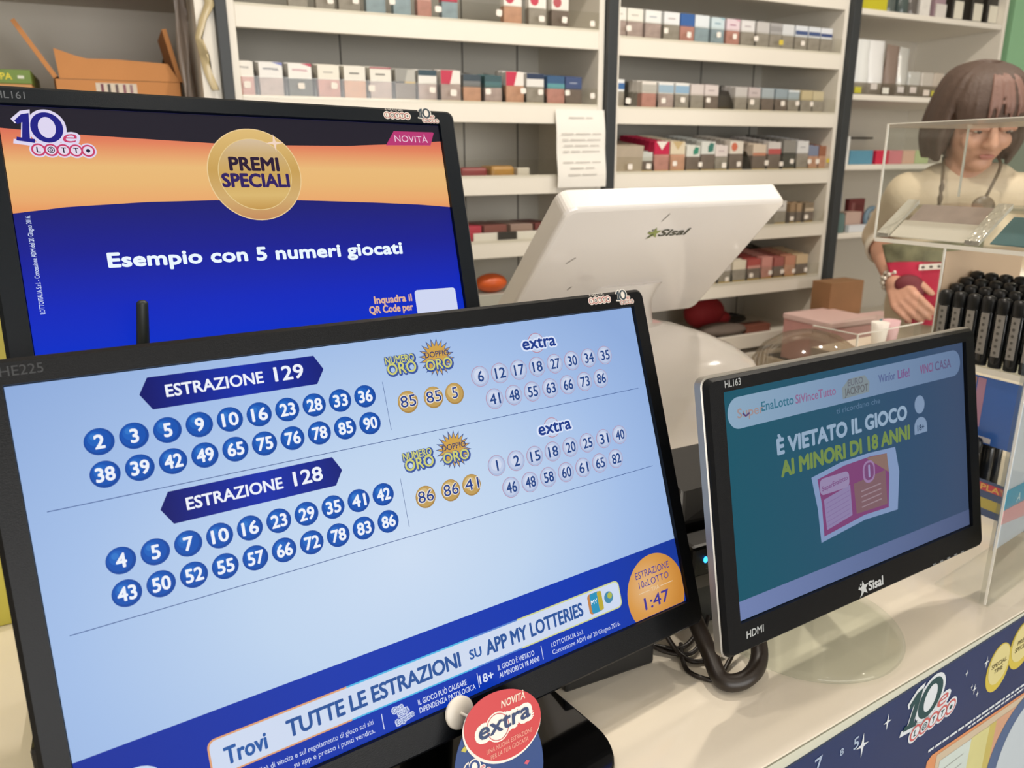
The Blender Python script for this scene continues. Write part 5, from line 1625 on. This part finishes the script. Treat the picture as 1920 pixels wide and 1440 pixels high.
SHR, ELR, WRR = (-.118, -.005, Z(-.092)), (-.178, .128, Z(-.208)), (-.120, -.120, Z(-.306))
SHL, ELL, WRL = (.140, .000, Z(-.092)), (.205, .115, Z(-.235)), (.070, -.120, Z(-.345))
KN_R = (-.096, -.166, Z(-.338))
mb = MB()
# head: skull, face, jaw, nose, cheeks, ears, neck
mb.ell(hp(0, .012, .018), .075, .092, .088, SKIN, 28, HR)
mb.ell(hp(0, -.022, -.030), .060, .066, .078, SKIN, 28, HR)
mb.ell(hp(0, -.052, -.088), .030, .030, .022, SKIN, 20, HR)
seg(mb, hp(0, -.088, .000), hp(0, -.106, -.036), .009, .013, SKIN)
mb.ell(hp(.012, -.098, -.038), .009, .010, .007, SKIN, 12, HR); mb.ell(hp(-.012, -.098, -.038), .009, .010, .007, SKIN, 12, HR)
mb.ell(hp(.032, -.066, -.034), .024, .020, .022, SKIN, 16, HR); mb.ell(hp(-.032, -.066, -.034), .024, .020, .022, SKIN, 16, HR)
seg(mb, hp(-.034, -.082, .016), hp(.034, -.082, .016), .010, .010, SKIN)
for s_ in (-1, 1):
    mb.ell(hp(.075 * s_, .010, -.018), .010, .020, .032, SKIN, 14, HR)
seg(mb, hp(0, .015, -.06), (.006, .020, Z(-.075)), .050, .056, SKIN)
# trunk under the clothes, hips, legs and feet
mb.ell((.008, .035, Z(-.20)), .130, .085, .15, SKIN, 24); mb.ell((0, .05, Z(-.38)), .125, .09, .17, SKIN, 24); mb.ell((0, .06, Z(-.55)), .155, .11, .14, SKIN, 24)
seg(mb, SHR, SHL, .046, .046, SKIN)
for s_ in (-1, 1):
    chain(mb, [(.085 * s_, .06, Z(-.62)), (.090 * s_, .05, Z(-1.03)), (.090 * s_, .075, Z(-1.42))], [.085, .055, .036], SKIN)
    seg(mb, (.090 * s_, .075, Z(-1.455)), (.10 * s_, -.07, Z(-1.468)), .034, .028, SKIN)
chain(mb, [SHR, ELR], [.040, .034], SKIN); chain(mb, [ELR, lerp(ELR, WRR, .35), WRR], [.034, .036, .0235], SKIN)
chain(mb, [SHL, ELL], [.040, .034], SKIN); chain(mb, [ELL, lerp(ELL, WRL, .35), WRL], [.034, .036, .0235], SKIN)


def hand(w_, kn, side, curl, fwd, dn):
    """palm from wrist w_ to knuckles kn; side = direction across the palm towards the thumb"""
    w_, kn, side, fwd, dn = Vector(w_), Vector(kn), Vector(side).normalized(), Vector(fwd).normalized(), Vector(dn).normalized()
    for k in (-1, -.33, .33, 1):
        seg(mb, w_ + side * .012 * k, kn + side * .026 * k, .0145, .0120, SKIN, 12)
    for k, ln in ((1, .066), (.33, .074), (-.33, .069), (-1, .054)):
        b = kn + side * .028 * k
        p1 = b + (fwd * math.cos(curl * .4) + dn * math.sin(curl * .4)) * ln * .45
        p2 = p1 + (fwd * math.cos(curl * 1.0) + dn * math.sin(curl * 1.0)) * ln * .32
        p3 = p2 + (fwd * math.cos(curl * 1.6) + dn * math.sin(curl * 1.6)) * ln * .23
        chain(mb, [tuple(b), tuple(p1), tuple(p2), tuple(p3)], [.0096, .0088, .0080, .0068], SKIN, n=10)
    b = w_ + (kn - w_) * .30 + side * .022
    p1 = b + side * .022 + fwd * .016 + dn * .012
    p2 = p1 + fwd * .026 + dn * .014 + side * .002
    chain(mb, [tuple(b), tuple(p1), tuple(p2)], [.0130, .0105, .0085], SKIN, n=10)


hand(WRR, KN_R, (.72, -.15, .62), .9, (.52, -.50, -.42), (.45, .70, -.45))
KN_L = (.030, -.155, Z(-.362))
hand(WRL, KN_L, (-.10, -.35, .9), 1.0, (-.85, -.30, -.25), (-.2, .7, -.6))
body = skinned(mb.build('body', woman), .0040, 5)
# clothing
mb = MB()
mb.ell((.010, .035, Z(-.200)), .150, .108, .150, KNIT, 28); mb.ell((.004, .045, Z(-.38)), .148, .118, .19, KNIT, 28); mb.ell((0, .055, Z(-.52)), .175, .135, .13, KNIT, 28)
mb.ell((-.060, -.050, Z(-.205)), .068, .055, .072, KNIT, 20); mb.ell((.080, -.050, Z(-.205)), .068, .055, .072, KNIT, 20)
seg(mb, SHR, SHL, .056, .056, KNIT)
seg(mb, (-.05, .015, Z(-.070)), (.062, .015, Z(-.070)), .058, .058, KNIT)
chain(mb, [SHR, lerp(SHR, ELR, .5), ELR, lerp(ELR, WRR, .20)], [.058, .052, .046, .041], KNIT); chain(mb, [SHL, lerp(SHL, ELL, .5), ELL, lerp(ELL, WRL, .5)], [.058, .054, .048, .042], KNIT)
skinned(mb.build('cardigan', woman), .0055, 6)
CUF = PL('ece2d2', .85, bump=.6, bscale=300)
for a, b, t, rr in ((ELR, WRR, .20, .0455), (ELL, WRL, .54, .046)):
    mb = MB()
    p, q = Vector(lerp(a, b, t)), Vector(lerp(a, b, t + .11))
    d = (q - p).normalized(); ux = d.orthogonal().normalized(); uy = d.cross(ux)
    rings = []
    for c, r_ in ((p, rr * .92), (p, rr), (p + (q - p) * .5, rr * 1.02), (q, rr), (q, rr * .86), (p + (q - p) * .6, rr * .84)):
        rings.append([tuple(c + (ux * math.cos(2 * math.pi * i / 28) + uy * math.sin(2 * math.pi * i / 28)) * r_) for i in range(28)])
    mb.loft(rings, CUF, False, False)
    o = mb.build('cuff', woman); o['label'] = 'pale turned-back sleeve cuff'
mb = MB(); TRS = PL('a8957c', .9, var=.08, vscale=8)
mb.ell((0, .06, Z(-.60)), .172, .130, .13, TRS, 26)
for s_ in (-1, 1):
    chain(mb, [(.085 * s_, .06, Z(-.64)), (.092 * s_, .05, Z(-1.03)), (.092 * s_, .075, Z(-1.40))], [.096, .070, .056], TRS)
skinned(mb.build('trousers', woman), .009, 5)
for s_ in (-1, 1):
    mb = MB(); seg(mb, (.090 * s_, .085, Z(-1.455)), (.10 * s_, -.085, Z(-1.464)), .045, .036, PL('3a2e28', .4))
    o = skinned(mb.build('shoe', woman), .006, 4); o['label'] = 'dark brown shoe'
# hair: a full bob with a fringe, built from many locks over the skull
mb = MB()
mb.ell(hp(0, .020, .030), .086, .098, .090, HAIR, 30, HR)
mb.ell(hp(0, .055, -.020), .084, .066, .090, HAIR, 28, HR)
for s_ in (-1, 1):
    mb.ell(hp(.078 * s_, .020, -.030), .024, .056, .070, HAIR, 22, HR)
rnd = random.Random(3)
for i in range(86):
    a = 2 * math.pi * (i + rnd.uniform(-.3, .3)) / 86
    c, s2 = math.cos(a), math.sin(a)
    lift = rnd.uniform(.97, 1.045)
    if s2 < -.55:                     # fringe
        pts = [hp(.020 * c, .02 + .02 * s2, .121), hp(.066 * c * lift, .012 + .070 * s2 * lift, .098), hp(.088 * c, .006 + .094 * s2 * lift, .052), hp(.090 * c, .002 + .094 * s2, .010 + rnd.uniform(-.006, .008))]
        rs = [.008, .0095, .0095, .005]
    else:
        e = rnd.uniform(-.012, .010)
        pts = [hp(.020 * c, .02 + .02 * s2, .122), hp(.074 * c * lift, .018 + .080 * s2 * lift, .094), hp(.098 * c * lift, .020 + .098 * s2 * lift, .020), hp(.104 * c * lift, .022 + .090 * s2 * lift, -.045), hp(.094 * c, .020 + .078 * s2, -.090 + e)]
        rs = [.008, .0100, .0110, .0115, .006]
    mb.tube(pts, rs, HAIR, 8, True, 4)
skinned(mb.build('hair', woman), .0042, 2)
mb = MB()
for i, dg in enumerate((-104, -95, -84, -76, -64, -56)):
    a = R(dg)
    c, s2 = math.cos(a), math.sin(a)
    mb.tube([hp(.040 * c, .02 + .045 * s2, .1175), hp(.070 * c, .010 + .080 * s2, .099), hp(.092 * c, .004 + .1035 * s2, .055), hp(.093 * c, .001 + .1035 * s2, .018 + .006 * (i % 3))], [.002, .0055, .0062, .003], HAIR2, 8, True, 4)
o = skinned(mb.build('fringe_highlights', woman), .0036, 2); o['label'] = 'reddish lighter strands of the fringe'
for s_ in (-1, 1):
    mb = MB(); seg(mb, hp(.016 * s_, -.0925, .014), hp(.048 * s_, -.082, .012), .0035, .0025, PL('4a3428', .6), 8); mb.build('eyebrow', woman)
    mb = MB(); mb.ell(hp(.031 * s_, -.0845, -.004), .0145, .008, .0075, PL('d8cfc6', .2), 14, HR); e_ = mb.build('eye', woman)
    mb = MB(); mb.ell(hp(.031 * s_, -.0915, -.007), .0058, .003, .0052, PL('35241a', .15), 12, HR); mb.build('iris', e_)
    mb = MB(); seg(mb, hp(.018 * s_, -.0915, .0005), hp(.045 * s_, -.0835, -.001), .0080, .0072, PL('bd8a74', .5), 8); mb.build('eyelid', e_)
mb = MB(); mb.ell(hp(0, -.0905, -.063), .020, .006, .0035, PL('b4746a', .45), 14, HR); mb.ell(hp(0, -.0885, -.069), .016, .006, .004, PL('b4746a', .45), 14, HR); skinned(mb.build('lips', woman), .002, 2)
# lanyard necklace with a dark pendant
mb = MB(); NK = PL('5c4c38', .5)
mb.tube([(-.052, .00, Z(.000)), (-.052, -.075, Z(-.020)), (-.050, -.105, Z(-.075)), (-.050, -.113, Z(-.115)), (-.040, -.118, Z(-.170)), (.0, -.122, Z(-.200)), (.030, -.120, Z(-.150)), (.045, -.108, Z(-.090)), (.066, -.078, Z(-.025)), (.064, .0, Z(.0))], .0042, NK, 8)
for p in ((-.050, -.114, Z(-.070)), (-.050, -.117, Z(-.095))):
    mb.ell(p, .0065, .0060, .014, NK, 12)
skinned(mb.build('necklace', woman), .0028, 1)
mb = MB(); mb.lathe([(.0001, 0), (.022, .002), (.024, .005), (.021, .008), (.0001, .009)], PL('6a5a46', .35), 24); o = mb.build('pendant', woman)
o.matrix_local = Matrix.Translation((.040, -.124, Z(-.112))) @ Matrix.Rotation(R(75), 4, 'X')
mb = MB(); BR = PL('d8cfc2', .25, metal=.5)
p, q = Vector(lerp(ELR, WRR, .90)), Vector(lerp(ELR, WRR, .96))
d = (q - p).normalized(); ux = d.orthogonal().normalized(); uy = d.cross(ux)
for j, c0 in enumerate((p, q)):
    mb.tube([tuple(c0 + (ux * math.cos(2 * math.pi * i / 24) + uy * math.sin(2 * math.pi * i / 24)) * .0285) for i in range(25)], .0025, BR, 6, False)
    for i in range(13):
        a = 2 * math.pi * i / 13 + j * .24
        mb.ell(tuple(c0 + (ux * math.cos(a) + uy * math.sin(a)) * .0285), .0062, .0062, .0062, BR, 8)
mb.build('bracelet', woman)
# the bag she holds
BM = PM @ Matrix.Translation((-.030, -.112, Z(-.400)))
r = empty('tote_bag', 'red fabric bag with olive patterned top and a white dotted stripe, held by the woman', 'bag', BM)
RED = PL('c02c4a', .75, bump=.4, bscale=40, var=.15, vscale=12)


def ringat(z, x0_, x1_, hd, wob=0.0):
    cx, hw_ = (x0_ + x1_) / 2, (x1_ - x0_) / 2
    return [(cx + hw_ * math.copysign(abs(math.cos(a)) ** .6, math.cos(a)), hd * math.copysign(abs(math.sin(a)) ** .7, math.sin(a)) + .002 * math.sin(5 * a + wob), z + .010 * math.cos(a) * (z / .2)) for a in [2 * math.pi * i / 40 for i in range(40)]]


mb = MB(); mb.loft([ringat(.155 * j / 8, -.060 - .060 * j / 8, .085, .026 * (1 - .35 * j / 8), j) for j in range(9)], RED); mb.build('red_panel', r)
CAM = PL('6c6a50', .8, var=.95, vscale=30)
mb = MB(); mb.loft([ringat(.1552 + .045 * j / 4, -.120 - .014 * j / 4, .085, .0169 - .003 * j / 4, j) for j in range(5)], CAM); mb.build('patterned_top', r)
mb = MB(); mb.loft([[(-.045, -.0275, .134), (.060, -.0265, .146), (.060, -.0255, .160), (-.045, -.0265, .148)], [(-.045, -.0265, .134), (.060, -.0255, .146), (.060, -.0245, .160), (-.045, -.0255, .148)]], PL('e4dcd2', .6), smooth=False); mb.build('dotted_stripe', r)
mb = MB()
for i in range(6):
    mb.ell((-.036 + .017 * i, -.0278 + .0002 * i, .142 + .0020 * i), .0040, .0008, .0035, PL('6a5e58', .6), 8)
mb.build('stripe_dots', r)
mb = MB(); mb.ell((-.062, -.030, .098), .034, .016, .026, PL('6e2b32', .7, bump=.4, bscale=40), 18); mb.ell((-.048, -.034, .080), .024, .013, .020, PL('6e2b32', .7, bump=.4, bscale=40), 14); o = skinned(mb.build('bunched_cloth', r), .004, 4); o['label'] = 'dark red bunched fold of the bag'
